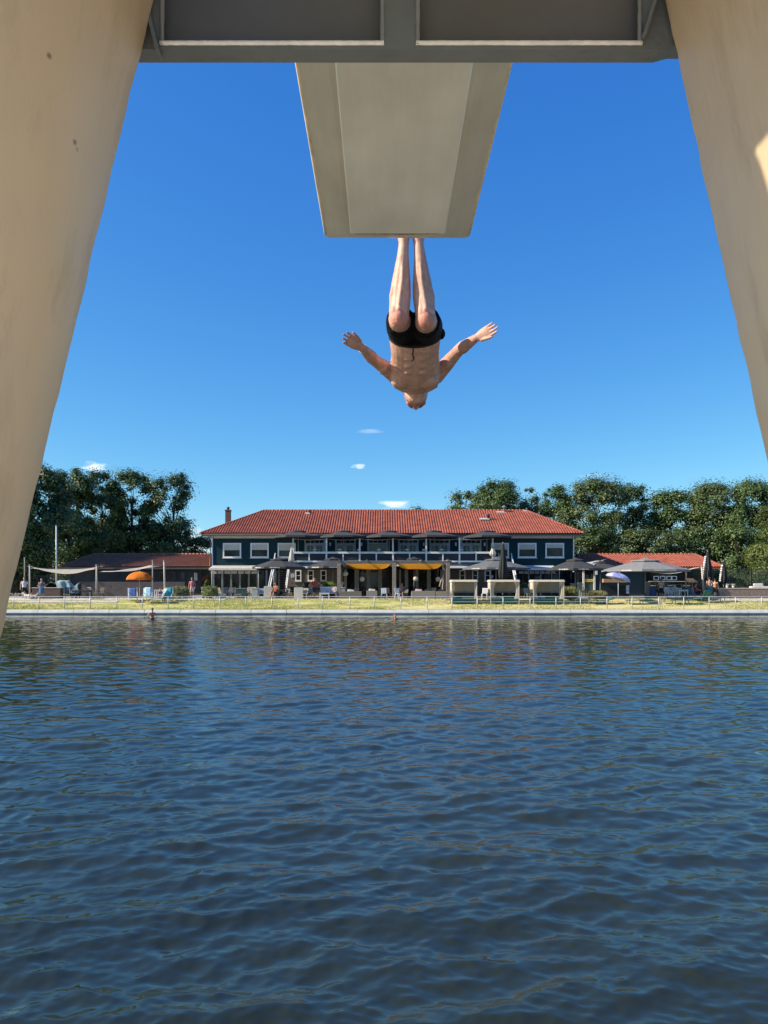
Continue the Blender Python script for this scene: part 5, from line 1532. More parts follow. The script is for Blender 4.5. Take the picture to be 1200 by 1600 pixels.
def pole(label, px, d, py_top, r, m, name="pole", px_top=None, zb=None):
    z = gz(d); T = thing(name, label, "pole", (WX(px, d), d, z))
    dx = 0 if px_top is None else WX(px_top, d) - WX(px, d); h = WZ(py_top, d) - z
    a = MB(); a.tube([(0, 0, -.1), (dx, 0, h)], [r, r * .85], 10); a.build("shaft", m, T)
    a = MB(); a.ell((dx, 0, h + r * .4), (r * 1.25, r * 1.25, r), 10, 6); a.build("cap", grey_metal, T)
    a = MB(); a.lathe([(.001, 0), (r * 3, 0), (r * 3, .03), (r * 1.2, .05), (.001, .05)], n=10, smooth=False); a.build("foot", grey_metal, T)
    return T
pole("wooden sail pole behind the man in the pale shirt", 46.5, 66.3, 884, .075, wood_pale)
pole("wooden sail pole right of the garden chairs at left", 151, 67.0, 884, .085, wood_pale)
pole("thin dark pole directly behind the orange parasol's right edge", 238.5, 66.8, 876.5, .06, wood_grey)
pole("leaning pale wooden pole right of the orange parasol", 258, 66, 877, .085, wood_pale, px_top=256.4)
pole("slim wooden pole below the off-white sail, by the tan cart roof", 1072, 66.5, 889, .075, wood_pale)
pole("leaning wooden pole at the off-white sail's outer corner", 1100.5, 64.4, 885.5, .085, wood_pale, px_top=1096.5)
pole("tall thin flagpole before the left trees", 88, 74, 822, .075, mat("flagpole_paint", (.62, .62, .60), .4, .06), "flagpole")
pole("slender grey pole at the far left, beside the tower leg", 38.5, 72, 872, .06, wood_grey)

# ---- pergola with two yellow sails and lanterns
def make_pergola():
    y0, y1 = 65.2, 69.6; zt = WZ(880, y0)
    T = thing("pergola", "weathered timber pergola over the centre of the terrace", "pergola", (WX(616, y0), y0, gz(y0)))
    for px in (530, 616, 700):
        for y in (y0, y1):
            x = WX(px, y0); p = MB(); hw = .16 if y == y0 else .11
            p.bx(x - hw, y - hw, gz(y), x + hw, y + hw, zt - .002); p.build("post", wood_post, T, True, bevel=.01)
    for y in (y0, y1):
        b = MB(); b.bx(WX(524, y0), y - .06, zt, WX(706, y0), y + .06, zt + .20); b.build("beam", mat("beam_wood", (.13, .115, .10), .8, .2, 4, .2), T, True)
    for px in (530, 573, 616, 658, 700):
        x = WX(px, y0); b = MB(); b.bx(x - .05, y0 - .2, zt + .202, x + .05, y1 + .2, zt + .30); b.build("rafter", wood_post, T, True)
    for px in (534, 695):
        x = WX(px, y0); b = MB(); b.box((x, y0 + .1, zt - .28), (.22, .28, .34)); b.build("loudspeaker", black_cloth, T, True, bevel=.01)
make_pergola()
sail("yellow sail under the pergola's left half", [(541, 881, 65.35), (611, 881, 65.35), (609, 882.5, 69), (543, 882.5, 69)], .42, yellow_cloth, edge=.02, belly=True)
sail("yellow sail under the pergola's right half", [(620, 881, 65.35), (692, 881, 65.35), (690, 882.5, 69), (622, 882.5, 69)], .42, yellow_cloth, edge=.02, belly=True)
lantern_m = clothmat("paper_lantern", (0.74, 0.68, 0.58), .4, .15, 14)
for px, py, d, lb in ((540, 896.5, 65.9, "round pale lantern hanging highest, by the pergola's left post"), (566, 905, 66.5, "round pale lantern under the middle of the left yellow sail"), (649.5, 904.5, 66.5, "round pale lantern under the right yellow sail, above the wicker sofa"), (684.5, 905, 66.8, "round pale lantern beside the driftwood at the right post")):
    p = W(px, py, d); T = thing("lantern", lb, "lantern", p, 0, "round lanterns in the pergola")
    a = MB()
    a.lathe([(max(.03, .21 * math.cos(v)) * (1 + .02 * (k % 2)), .21 * math.sin(v)) for k, v in enumerate(np.linspace(-PI / 2 + .15, PI / 2 - .15, 17))], n=18); a.build("shade", lantern_m, T, solid=.004)
    a = MB(); zz = WZ(880, 65.2) - p.z; a.tube([(0, 0, .2), (0, 0, zz)], .012, 5); a.build("cord", wood_grey, T)
    a = MB(); a.tube([(.05 * math.cos(q), .05 * math.sin(q), .205) for q in np.linspace(0, 2 * PI, 9)], .008, 5, True, False); a.build("ring", dark_metal, T)

# ---- seating builders
def chair(label, px, d, rz, m, group=None, h=.86, w=.52, seat=.44, slats=5, arms=False, z=None):
    T = thing("chair", label, "chair", (WX(px, d), d, gz(d) if z is None else z), rz, group)
    a = MB(); n = 5
    for k in range(n): y = -w / 2 + w * (k + .5) / n; a.box((0, y, seat + .012 * abs(k - 2)), (w - .04, w / n - .012, .022))
    a.build("seat", m, T)
    a = MB()
    for k in range(slats):
        x = -w / 2 + .04 + (w - .08) * k / (slats - 1); a.beam((x, w / 2 - .03, seat + .05), (x, w / 2 + .10, h), (w - .08) / slats * .8, .018, (0, 1, 0))
    a.beam((-w / 2, w / 2 + .10, h), (w / 2, w / 2 + .10, h), .03, .07)
    a.build("backrest", m, T)
    for sx in (-1, 1):
        for sy in (-1, 1):
            l = MB(); l.beam((sx * (w / 2 - .02), sy * (w / 2 - .03), seat), (sx * (w / 2 + .01), sy * (w / 2 + .03), 0), .035, .035, (0, 1, 0)); l.build("leg", m, T)
        if arms:
            l = MB(); l.box((sx * w / 2, 0, seat + .22), (.06, w + .04, .025)); l.beam((sx * w / 2, -w / 2 + .02, seat), (sx * w / 2, -w / 2 + .02, seat + .21), .03, .03, (0, 1, 0)); l.build("armrest", m, T)
    return T
def table(label, px, d, w, dp, h, m, group=None, round_=False, z=None, rz=0):
    T = thing("table", label, "table", (WX(px, d), d, gz(d) if z is None else z), rz, group)
    a = MB()
    if round_: a.lathe([(.001, h - .03), (w / 2, h - .03), (w / 2, h), (.001, h)], n=20, smooth=False)
    else: a.box((0, 0, h - .02), (w, dp, .04))
    a.build("table_top", m, T, bevel=.006)
    if round_:
        a = MB(); a.tube([(0, 0, 0), (0, 0, h - .03)], .035, 8); a.build("pedestal", dark_metal, T)
        a = MB(); a.lathe([(.001, 0), (.25, 0), (.22, .03), (.04, .05), (.001, .05)], n=14, smooth=False); a.build("foot", dark_metal, T)
    else:
        for sx in (-1, 1):
            for sy in (-1, 1):
                l = MB(); l.bx(sx * (w / 2 - .09), sy * (dp / 2 - .09), 0, sx * (w / 2 - .03), sy * (dp / 2 - .03), h - .04); l.build("leg", m, T)
        l = MB(); l.box((0, -dp / 2 + .07, h - .09), (w - .2, .02, .08)); l.box((0, dp / 2 - .07, h - .09), (w - .2, .02, .08)); l.build("apron", m, T)
    return T
def wicker_sofa(label, px0, px1, d, py_top, m, back_to_cam=True, cush=(), name="wicker_sofa", cat="sofa"):
    """seen from behind: woven back, two arms, plinth, seat cushion"""
    x0, x1 = WX(px0, d), WX(px1, d); z = gz(d); h = WZ(py_top, d) - z
    T = thing(name, label, cat, ((x0 + x1) / 2, d, z)); w = (x1 - x0)
    b = MB(); b.box((0, .06, h / 2 + .02), (w, .12, h - .04)); b.build("backrest", m, T, bevel=.02)
    for s in (-1, 1):
        a = MB(); a.box((s * (w / 2 - .07), .48, h * .40 + .02), (.14, .70, h * .80 - .04)); a.build("armrest", m, T, bevel=.02)
    a = MB(); a.box((0, .46, .20), (w - .3, .66, .36)); a.build("plinth", m, T)
    a = MB(); a.box((0, .46, .44), (w - .32, .62, .11)); a.build("seat_cushion", white_cloth if not cush else cush[0], T, bevel=.03)
    for k, cm in enumerate(cush):
        c = MB(); u = (k + .5) / len(cush) - .5; c.box((u * w * .8, .17, h - .02), (min(.55, w / len(cush) * .7), .14, .34), ry=.12 * (-1) ** k, rx=-.25); c.build("cushion", cm, T, bevel=.05)
    return T
def wicker(name, c):
    if name in MATS: return MATS[name]
    m = mat(name, c, .75, .3, 22, .6, 50); return m
wk1 = wicker("grey_wicker", (0.24, 0.21, 0.175)); wk2 = wicker("brown_wicker", (0.15, 0.125, 0.10)); wkw = wicker("white_wicker", (0.52, 0.48, 0.42))
wicker_sofa("dark brown wicker sofa seen from behind at the pergola's left post", 530.5, 565, 63.9, 924, wk2, cush=(white_cloth,))
wicker_sofa("brown wicker armchair with a white cushion in the pergola's left half", 572.5, 589.5, 64.2, 923, wk1, cush=(white_cloth,), name="wicker_armchair", cat="armchair")
wicker_sofa("long grey wicker sofa seen from behind under the right lantern", 643, 680.5, 63.9, 923.5, wk1, cush=(pink_cloth, black_cloth))
wicker_sofa("narrow grey wicker armchair beside the first cabana", 682, 699.5, 63.9, 924, wk1, cush=(black_cloth,), name="wicker_armchair", cat="armchair")
wicker_sofa("white wicker armchair before the small white windows", 459.5, 473.5, 64.1, 918, wkw, name="wicker_armchair", cat="armchair")
wicker_sofa("white wicker armchair between the grey tub and the stairs", 412.5, 425, 65.2, 916, wkw, name="wicker_armchair", cat="armchair")
# white bench with pink cushions and low white table
def bench(label, px0, px1, d, m, cush):
    x0, x1 = WX(px0, d), WX(px1, d); w = x1 - x0; T = thing("bench", label, "bench", ((x0 + x1) / 2, d, gz(d)), PI)
    T.rotation_euler = (0, 0, 0)
    a = MB()
    for k in range(4): a.box((0, -.2 + .14 * k, .43), (w, .12, .03))
    a.build("seat", m, T)
    a = MB(); 
    for k in range(4): a.box((0, .30 + .02 * k, .56 + .13 * k), (w, .025, .11))
    a.build("backrest", m, T)
    for s in (-1, 1):
        for y in (-.22, .28):
            l = MB(); l.box((s * (w / 2 - .05), y, .21), (.07, .07, .42)); l.build("leg", m, T)
        l = MB(); l.box((s * (w / 2 - .03), .02, .66), (.06, .56, .04)); l.build("armrest", m, T)
    for k, (u, cm) in enumerate(cush):
        c = MB(); c.box((u * w, .14, .66), (.48, .14, .40), ry=.25 * (-1) ** k, rx=-.2); c.build("cushion", cm, T, bevel=.05)
    return T
bench("white bench with pale pink cushions below the ornamental grass", 499.5, 526, 65.2, white_paint, ((-.28, pink_cloth), (.28, pink_cloth)))
table("low white table before the pink-cushioned bench", 507, 64.1, .86, .5, .50, white_paint)
table("small pinkish white stool left of the first cabana", 701.5, 61.2, .62, .4, .42, mat("stool_plastic", (.52, .44, .47), .5, .08))

# ---- cabana day beds on the lawn
def cabana(label, px0, px1, d, py_top, py_base, curtain, dark_left):
    x0, x1 = WX(px0, d), WX(px1, d); w = x1 - x0; z = gz(d); h = WZ(py_top, d) - z
    T = thing("cabana", label, "cabana", ((x0 + x1) / 2, d, z), 0, "cream cabanas on the lawn")
    fm = mat("cabana_frame", (.60, .52, .41), .7, .15, 6, .2)
    for sx in (-1, 1):
        for y in (0, 1.5):
            p = MB(); p.box((sx * (w / 2 - .03), y, h / 2), (.06, .06, h - .02)); p.build("post", fm, T)
    c = MB()
    c.hexa([(-w / 2 - .06, -.12, h - .14), (w / 2 + .06, -.12, h - .14), (w / 2 + .06, 1.62, h - .14), (-w / 2 - .06, 1.62, h - .14)],
           [(-w / 2, -.06, h + .03), (w / 2, -.06, h + .03), (w / 2, 1.56, h + .03), (-w / 2, 1.56, h + .03)])
    c.build("canopy", cream_cloth, T, bevel=.03)
    def drape(sx, wid, y):
        m = MB()
        def f(u, v):
            x = sx * (w / 2 - .04) - sx * u * wid * (1 - .45 * math.sin(PI * min(1, v * 1.1)))
            return (x, y + .035 * math.sin(u * 22) + .05 * u, h - .14 - v * (h - .45))
        m.grid(f, 20, 12); o = m.build("curtain", clothmat("curtain_cloth", (0.86, 0.79, 0.68), .5), T, solid=.008)
    drape(-1, curtain, .04); drape(1, curtain * .8, .04)
    b = MB(); b.grid(lambda u, v: (-w / 2 + .05 + (w - .1) * u, 1.46 + .03 * math.sin(u * 15), .92 + (h - 1.08) * v), 16, 4); b.build("back_cloth", mat("back_cloth", (.28, .255, .22), .85, .1, 4), T, solid=.01)  # back cloth darker than the canopy, painting in the inner shade
    s = MB(); s.grid(lambda u, v: (-w / 2 + .02, .3 + 1.1 * u, .95 + (h - 1.11) * v), 6, 3); s.build("side_cloth", cream_cloth, T, solid=.01)
    b = MB()
    for k in range(3): b.box((0, -.01, .16 + .13 * k), (w - .14, .04, .08))
    b.box((0, .72, .30), (w - .14, 1.38, .10)); b.build("bed_frame", mat("bed_green", (.025, .095, .085), .6, .15, 5), T)
    m = MB(); m.box((0, .72, .42), (w - .2, 1.3, .13)); m.build("mattress", green_sling, T, bevel=.04)
    m = MB(); m.box((-w * .22 if dark_left else w * .2, 1.25, .64), (w * .4, .16, .36), rx=-.3); m.build("dark_gap_cushion", black_cloth, T, bevel=.05)  # black cushion stands for the dark gap below the back cloth
    for sx in (-1, 1):
        l = MB(); l.box((sx * (w / 2 - .14), .05, .06), (.08, .08, .12)); l.build("foot", fm, T)
    return T
cabana("cream cabana day bed nearest the pergola, leftmost of the three", 705.5, 745.5, 60.9, 906.5, 946, .22, True)
cabana("cream cabana day bed below the closed black parasol, middle of the three", 766, 811.5, 60.9, 906.5, 946, .45, False)
cabana("cream cabana day bed beside the grassy bush, rightmost of the three", 833, 881.5, 60.8, 906.5, 946, .42, False)

# ---- sunbeds and deckchairs
def sunbed(label, px, d, rz, sl, back=.9, towel=None, frame=None, L=1.95):
    T = thing("sunbed", label, "sunbed", at(px, d), rz, "sunbeds on the lawn"); fm = frame or mat("sunbed_frame", (.05, .10, .09), .5, .15)
    a = MB(); w = .66; hs = .34
    for s in (-1, 1): a.box((-.28, s * w / 2, hs), (L * .68, .045, .05))
    a.box((-L * .48, 0, hs), (.045, w, .05)); a.box((L * .2, 0, hs), (.045, w, .05)); a.build("frame", fm, T)
    c = MB(); c.grid(lambda u, v: (-L * .47 + L * .67 * u, -w / 2 + .02 + (w - .04) * v, hs + .03 - .03 * math.sin(PI * u) * math.sin(PI * v)), 10, 4); c.build("seat", sl, T, solid=.015)
    b = MB(); lb = L * .36; p0 = Vector((L * .2, 0, hs + .03)); q = Vector((math.cos(back), 0, math.sin(back)))
    b.grid(lambda u, v: tuple(p0 + q * lb * u + Vector((0, -w / 2 + .02 + (w - .04) * v, 0))), 6, 4); bo = b.build("backrest", sl, T, solid=.03)
    f = MB()
    for s in (-1, 1): f.beam(p0 + Vector((0, s * w / 2, 0)), p0 + q * lb + Vector((0, s * w / 2, 0)), .035, .035)
    f.build("backrest_frame", fm, bo)
    for x in (-L * .40, L * .14):
        for s in (-1, 1):
            l = MB(); l.box((x, s * (w / 2 - .02), hs / 2 - .01), (.05, .05, hs - .03)); l.build("leg", fm, T)
    if towel:
        t = MB()
        t.grid(lambda u, v: (-L * .2 + .85 * u, -w / 2 - .03 + (w + .06) * v, hs + .055 - (.16 if v < .02 or v > .98 else 0)), 8, 12); t.build("towel", towel, T, solid=.012)
    return T
sunbed("dark sunbed without towel just right of the grassy bush", 913, 61.5, 0, black_cloth, .35, None, wood_pale)
sunbed("dark green sunbed with a white towel laid over it", 941, 61.0, .05, green_sling, .45, white_cloth)
sunbed("green sunbed with low back beside the lilac umbrella", 997, 61.0, .03, green_sling, .22)
sunbed("long green sunbed in front of the white tables", 1068, 61.0, .02, green_sling, .12)
sunbed("green sunbed with its back raised, rightmost of all", 1098, 61.9, -PI / 2 + .25, green_sling, 1.05)
sunbed("dark sunbed seen end-on right of the raised green one", 1124, 62.0, .1, black_cloth, .2, None, wood_pale)
table("small pale wooden side table between two green sunbeds", 1035, 61.2, .5, .4, .50, wood_pale)
def deckchair(label, px, d, rz, sl, towel=None):
    T = thing("deckchair", label, "deckchair", at(px, d), rz, "deckchairs by the orange parasol"); w = .64
    fm = mat("white_plastic", (.66, .66, .66), .4, .06)
    s = MB()
    s.grid(lambda u, v: (-w / 2 + w * v, .05 - 1.0 * u, .36 - .04 * math.sin(PI * u)), 8, 4); s.build("seat", sl, T, solid=.02)
    b = MB(); b.grid(lambda u, v: (-w / 2 + w * v, .05 + .42 * u, .37 + .72 * u), 8, 4); bo = b.build("backrest", sl, T, solid=.02)
    for q in (-1, 1):
        f = MB(); x = q * (w / 2 + .02)
        f.tube([(x, .5, 1.12), (x, .04, .36), (x, -1.0, .34)], .02, 7); f.tube([(x, .50, .02), (x, .30, .25), (x, -.1, .36)], .02, 7); f.tube([(x, -.98, .02), (x, -.8, .24), (x, -.35, .35)], .02, 7)
        f.build("side_frame", fm, T)
        a = MB(); a.tube([(x, .30, .78), (x, -.25, .60), (x, -.40, .36)], .022, 7); a.build("armrest", fm, T)
    if towel:
        t = MB(); t.grid(lambda u, v: (-w * .40 + w * .8 * v, .03 + .46 * u, .40 + .78 * u), 6, 4); t.build("towel", towel, bo, solid=.02)
    return T
deckchair("deckchair with a dark blue back at the left of the row", 207.5, 62.3, .35, blue_sling)
deckchair("deckchair with a pale mint towel, in the middle of the row", 231, 62.1, .25, white_cloth, mint_cloth)
deckchair("white deckchair with the low sitting person, right of the mint one", 250, 61.9, -.9, white_cloth)
deckchair("deckchair draped in a bright teal towel beside the round bush", 262, 62.0, .1, teal_cloth, teal_cloth)
# ---- chairs and tables on the terrace
GC = "chairs on the terrace"
for px, d, rz, m, arms, lb in (
    (108, 64.6, .5, wood_dark, True, "dark wooden armchair below the pale blue tarpaulin"),
    (154, 64.4, -.6, wood_dark, True, "dark wooden armchair just right of the left sail pole"),
    (142, 66.4, 2.9, wood_pale, True, "pale wooden garden chair behind the dark table at left"),
    (352.5, 65.2, .35, wood_grey, True, "grey wooden armchair right of the second round bush"),
    (363.5, 66.2, .2, wood_grey, True, "grey wooden armchair behind the green cupboard"),
    (221, 66.2, 2.8, dark_metal, False, "dark chair behind the blue deckchair"),
    (232, 66.6, -2.7, grey_metal, False, "grey metal chair behind the mint-towelled deckchair"),
    (447, 64.6, -.4, dark_metal, False, "dark chair at the foot of the left stairs"),
    (481, 65.4, .8, dark_metal, False, "dark chair left of the person in red"),
    (623, 64.4, .6, white_paint, False, "white folding chair at the pergola's middle post"),
    (632, 65.6, -.5, dark_metal, False, "dark chair behind the white folding chair"),
    (606, 67.0, .3, wood_pale, False, "pale wooden chair deep inside the pergola's left half"),
    (825, 63.6, .4, wood_pale, False, "pale wooden chair left of the rightmost cabana"),
    (757, 64.6, -.3, white_paint, False, "white chair between first and middle cabana"),
    (1046, 64.9, .3, white_paint, True, "white chair nearest the blue bin"),
    (1054, 65.5, -.2, white_paint, True, "white chair between the blue bin and the white table"),
    (1079.5, 64.5, .15, dark_metal, False, "black chair right of the white table"),
    (345, 67.0, 2.6, wood_pale, False, "pale chair behind the square stone planter"),
    (388, 65.8, -.3, wood_grey, True, "grey wooden armchair right of the green cupboard"),
    (398, 66.8, 2.9, wood_pale, True, "pale wooden armchair behind the tall grey tub"),
    (408, 64.2, .2, white_paint, False, "low white chair right of the tall grey tub"),
    (424, 67.2, .4, wood_pale, False, "pale chair behind the suntanned sitter"),
    (452, 67.4, 2.7, wood_grey, False, "grey chair at the dark table under the left parasol"),
    (476, 64.0, -.2, wood_pale, False, "pale wooden chair right of the front white wicker armchair"),
    (487, 67.8, .3, white_paint, False, "white chair below the second small window"),
    (496, 66.8, -2.8, dark_metal, False, "dark chair behind the standing person in dark red"),
    (548, 66.6, .4, wood_dark, False, "dark chair behind the brown wicker sofa"),
    (556, 68.0, -.2, wood_pale, False, "pale chair under the left lantern"),
    (586, 67.4, 2.8, dark_metal, False, "dark chair behind the dark table in the pergola"),
    (600, 65.0, .1, white_paint, False, "white chair left of the pergola's middle post"),
    (656, 66.8, 2.9, wood_dark, False, "dark chair facing the long grey wicker sofa"),
    (676, 67.2, -2.9, wood_pale, False, "pale chair below the rightmost lantern"),
    (816, 65.4, 2.7, dark_metal, False, "dark chair right of the dark table between two cabanas"),
    (1060, 66.0, 2.9, white_paint, False, "white chair on the far side of the white table"),
    (1071, 65.4, -.5, dark_metal, False, "dark chair between the white table and the cart"),
    (1121, 65.6, -.2, white_paint, False, "white chair right of the two bathers under the black parasol"),
):
    chair(lb, px, d, rz, m, GC, .92 if arms else .86, .58 if arms else .46, .42, 5, arms)
for px, d, lb in ((897, 66.3, "pale high bar chair left of the yellow hatch sign"), (907.5, 65.6, "pale high bar chair in front of the yellow hatch sign"), (911, 66.5, "pale high bar chair close behind another below the hatch")):
    chair(lb, px, d, .3, wood_pale, "high bar chairs by the hatch", 1.25, .42, .78, 4, False)
for px, d, w_, dp, h, m, rd, lb in (
    (128, 64.9, 1.5, .9, .72, wood_dark, False, "dark wooden table between the two dark armchairs at left"),
    (85, 65.0, 1.2, .5, .74, wood_pale, False, "pale topped table beside the brick planter"),
    (252, 65.6, 1.1, .7, .74, white_paint, False, "white topped table behind the leaning pole"),
    (372, 64.3, .6, .6, .40, wood_grey, False, "low grey table before the green cupboard"),
    (440, 65.8, .9, .9, .74, wood_dark, False, "dark square table under the left parasol"),
    (470, 66.6, .9, .9, .74, wood_dark, False, "dark square table below the first small window"),
    (1066, 64.6, .8, .7, .76, white_paint, False, "white table below the off-white sail"),
    (803, 65.0, .9, .9, .74, dark_metal, False, "dark table between middle and right cabana"),
    (668, 65.2, 1.1, .6, .45, wood_dark, False, "low dark table behind the long grey wicker sofa"),
    (576, 66.8, 1.0, .7, .74, wood_dark, False, "dark table behind the wicker armchair with white cushion"),
):
    table(lb, px, d, w_, dp, h, m, "tables on the terrace", rd)
# balcony tables with white mushroom lamps
for i, (px, lb) in enumerate(((492, "by the first door"), (531, "left of the second door"), (561, "behind the third tall railing post"), (592, "before the open door"), (636, "before the fourth door"), (662.5, "right of the fourth door"), (690, "before the fifth door"), (721, "at the sixth door's left edge"))):
    table("small dark balcony table " + lb, px, 72.75, .6, .6, .74, dark_metal, "balcony tables", True, z=zdk)
    T = thing("table_lamp", "white mushroom lamp on the balcony table " + lb, "lamp", (WX(px, 72.75), 72.75, zdk + .742), 0, "mushroom lamps on the balcony")
    a = MB(); a.lathe([(.001, 0), (.08, 0), (.07, .02), (.016, .03), (.016, .50), (.001, .50)], n=12); a.build("stem", white_paint, T)
    a = MB(); a.lathe([(.001, .70), (.08, .685), (.16, .62), (.19, .52), (.18, .505), (.001, .51)], n=16); a.build("lamp_shade", white_paint, T)
    chair("dark chair on the balcony " + lb, px + 11, 73.9, .3 * (-1) ** i, dark_metal, "balcony chairs", .84, .44, .44, 4, False, z=zdk)

# ---- planters, walls, boxes
brickp = mat("planter_brick", (0.12, 0.070, 0.055), .85, .3, 5, .4, 18)
def box_planter(name, label, cat, px0, px1, d, py_top, dep, m, capm=None, caph=.06):
    x0, x1 = WX(px0, d), WX(px1, d); z = gz(d); h = WZ(py_top, d) - z
    T = thing(name, label, cat, ((x0 + x1) / 2, d, z)); w = x1 - x0
    a = MB(); a.box((0, dep / 2, (h - caph) / 2), (w, dep, h - caph)); a.build("body", m, T, bevel=.008)
    a = MB(); a.box((0, dep / 2, h - caph / 2 + .002), (w + .06, dep + .06, caph)); a.build("cap", capm or stone_pale, T, bevel=.01)
    return T
box_planter("brick_planter", "long low dark brick planter wall behind the couple at left", "planter", 50, 94, 64.6, 918, .7, brickp)
box_planter("garden_wall", "long low brown brick wall with pale top at the right edge", "wall", 1123.5, 1290, 64.2, 918.8, .5, mat("brown_brick", (.23, .165, .13), .85, .25, 5, .4, 18), mat("pale_cap", (.56, .47, .38), .8, .1, 4))
box_planter("planter_box", "square pale stone planter right of the second round bush", "planter", 341.5, 351.5, 63.75, 928, .55, stone_pale)
box_planter("planter_box", "tall grey planter tub left of the white wicker armchair", "planter", 393, 402.5, 63.9, 918.5, .5, mat("grey_tub", (.33, .33, .31), .7, .12, 4))
box_planter("low_steps", "low pale steps between the two round bushes", "steps", 290, 316, 63.7, 930.5, .9, mat("pale_step", (.55, .55, .55), .8, .1, 4))
box_planter("storage_cupboard", "dark green garden cupboard between the grey chairs and the tub", "cupboard", 370, 384, 64.9, 919, .6, mat("cupboard_green", (.025, .065, .055), .6, .15, 5), grey_metal)
box_planter("recycling_bin", "blue bin beside the racks at the kiosk front", "bin", 1017, 1024, 65.6, 917, .55, mat("bin_blue", (.025, .07, .24), .45, .1), dark_metal)
box_planter("storage_cupboard", "grey upright locker left of the blue bin", "locker", 1011, 1016.5, 65.8, 909, .5, mat("locker_grey", (.20, .20, .24), .6, .12))
box_planter("planter_box", "zinc tub beside the pergola's left post, on the sofa corner side", "planter", 529, 539, 65.7, 918, .5, mat("zinc_tub", (.40, .41, .41), .5, .15, 6))
def sofa_cushions(label, px0, px1, d, py, m):
    x0, x1 = WX(px0, d), WX(px1, d); z = WZ(918.7, 64.2) + .004; T = thing("lounge_cushion", label, "cushion", ((x0 + x1) / 2, d, z)); w = x1 - x0
    a = MB(); a.box((0, 0, .07), (w, .45, .14)); a.build("pad", m, T, bevel=.04)
    a = MB(); a.box((-w * .05, .1, .14 + .12), (w * .5, .16, .24), rx=-.3); a.build("back_pad", m, T, bevel=.04)
sofa_cushions("white lounge cushions on the brown brick wall at right", 1172, 1202, 64.45, 915, white_cloth)
# small bits: white flower pots on the wall
for px, lb in ((1136, "small pale topiary pot, left of two on the brown wall"), (1145.5, "small white-flowered pot, right of two on the brown wall")):
    z = WZ(918.8, 64.2) + .004; T = thing("flower_pot", lb, "flower pot", (WX(px, 64.4), 64.4, z), 0, "pots on the brown wall")
    a = MB(); a.lathe([(.001, 0), (.07, 0), (.10, .16), (.10, .18), (.001, .18)], n=12); a.build("pot", white_paint, T)
    rng = np.random.default_rng(int(px)); V = leaf_cloud([np.array([0, 0, .27])], [.15], [160], .06, rng)
    link("plant", np_mesh("plant", V, np.arange(len(V)), 4), leafmat("pale_blossom", (.45, .42, .30), (.75, .70, .60), .3), T)
# ---- bushes and grasses
def bush(label, px, d, wpx, py_top, lf, seed, name="round_bush", spiky=False):
    rng = np.random.default_rng(500 + seed); z = gz(d); H = WZ(py_top, d) - z; R = wpx / 2 / FPX * d
    T = thing(name, label, "bush", (WX(px, d), d, z))
    if not spiky:
        cs = []; rs = []; cn = []
        for k in range(34):
            th = rng.uniform(0, 2 * PI); v = rng.uniform(0, 1); rr = math.sqrt(max(0, 1 - (v * 1.1 - .35) ** 2)) * R * .80 * rng.uniform(.4, 1) ** .4
            cs.append(np.array([rr * math.cos(th), rr * math.sin(th), H * (.12 + .72 * v)])); rs.append(R * .30); cn.append(200)
        V = leaf_cloud(cs, rs, cn, .085, rng, .5); me = np_mesh("foliage", V, np.arange(len(V)), 4)
    else:
        n = 2600; a = rng.uniform(0, 2 * PI, n); r0 = np.sqrt(rng.uniform(0, 1, n)) * R * .55; out = rng.uniform(.2, 1, n) * R * .55; h = H * rng.uniform(.25, 1.08, n) * (1 - .35 * (out / (R * .55)) ** 2); wd = rng.uniform(.008, .02, n)
        bx_, by_ = r0 * np.cos(a), r0 * np.sin(a); tx, ty = bx_ + out * np.cos(a), by_ + out * np.sin(a)
        A = np.stack([bx_ - wd * np.sin(a), by_ + wd * np.cos(a), 0 * h], 1); B = np.stack([bx_ + wd * np.sin(a), by_ - wd * np.cos(a), 0 * h], 1)
        C = np.stack([(bx_ + tx) / 2 + wd * np.sin(a), (by_ + ty) / 2 - wd * np.cos(a), h * .7], 1); Dd = np.stack([tx, ty, h * .95], 1)
        V = np.stack([A, B, C, Dd], 1).reshape(-1, 3); me = np_mesh("foliage", V, np.arange(len(V)), 4)
    link("foliage", me, lf, T)
    st = MB(); rr = random.Random(seed)
    for k in range(7): st.tube([(rr.uniform(-.1, .1), rr.uniform(-.1, .1), -.05), (rr.uniform(-R, R) * .5, rr.uniform(-R, R) * .5, H * .6)], [.02, .008], 5)
    st.build("stems", bark, T)
    return T
lav = leafmat("bush_grey_green", (0.10, 0.12, 0.035), (0.36, 0.37, 0.15), .3)
bush("round clipped bush left of the man in pink", 281, 64.0, 33, 914.5, lav, 1)
bush("round clipped bush just left of the pale stone planter", 328.5, 64.0, 31, 914.5, leafmat("bush_green", (.09, .12, .03), (.33, .38, .13), .3), 2)
bush("wispy grassy bush right of the rightmost cabana", 889, 63.4, 30, 914, lav, 3, "grassy_bush", True)
bush("low pale grassy bush behind the white-towelled sunbed", 933, 63.6, 32, 921, leafmat("pale_grass", (.16, .17, .06), (.42, .40, .20), .35), 4, "grassy_bush", True)
bush("bright green ornamental grass above the pink-cushioned bench", 514.5, 66.4, 24, 906, leafmat("bright_grass", (.12, .20, .03), (.40, .46, .10), .4), 5, "ornamental_grass", True)
bush("small dark shrub under the small white windows left of the red-topped person", 473, 69.5, 24, 911, leaf_a, 6)
bush("narrow light shrub in the dark doorway behind the second round bush", 323, 75.2, 9, 900, leaf_d, 7)
bush("leafy shrub at the foot of the right stairs behind the cabanas", 816, 70.5, 16, 908, leaf_a, 8)

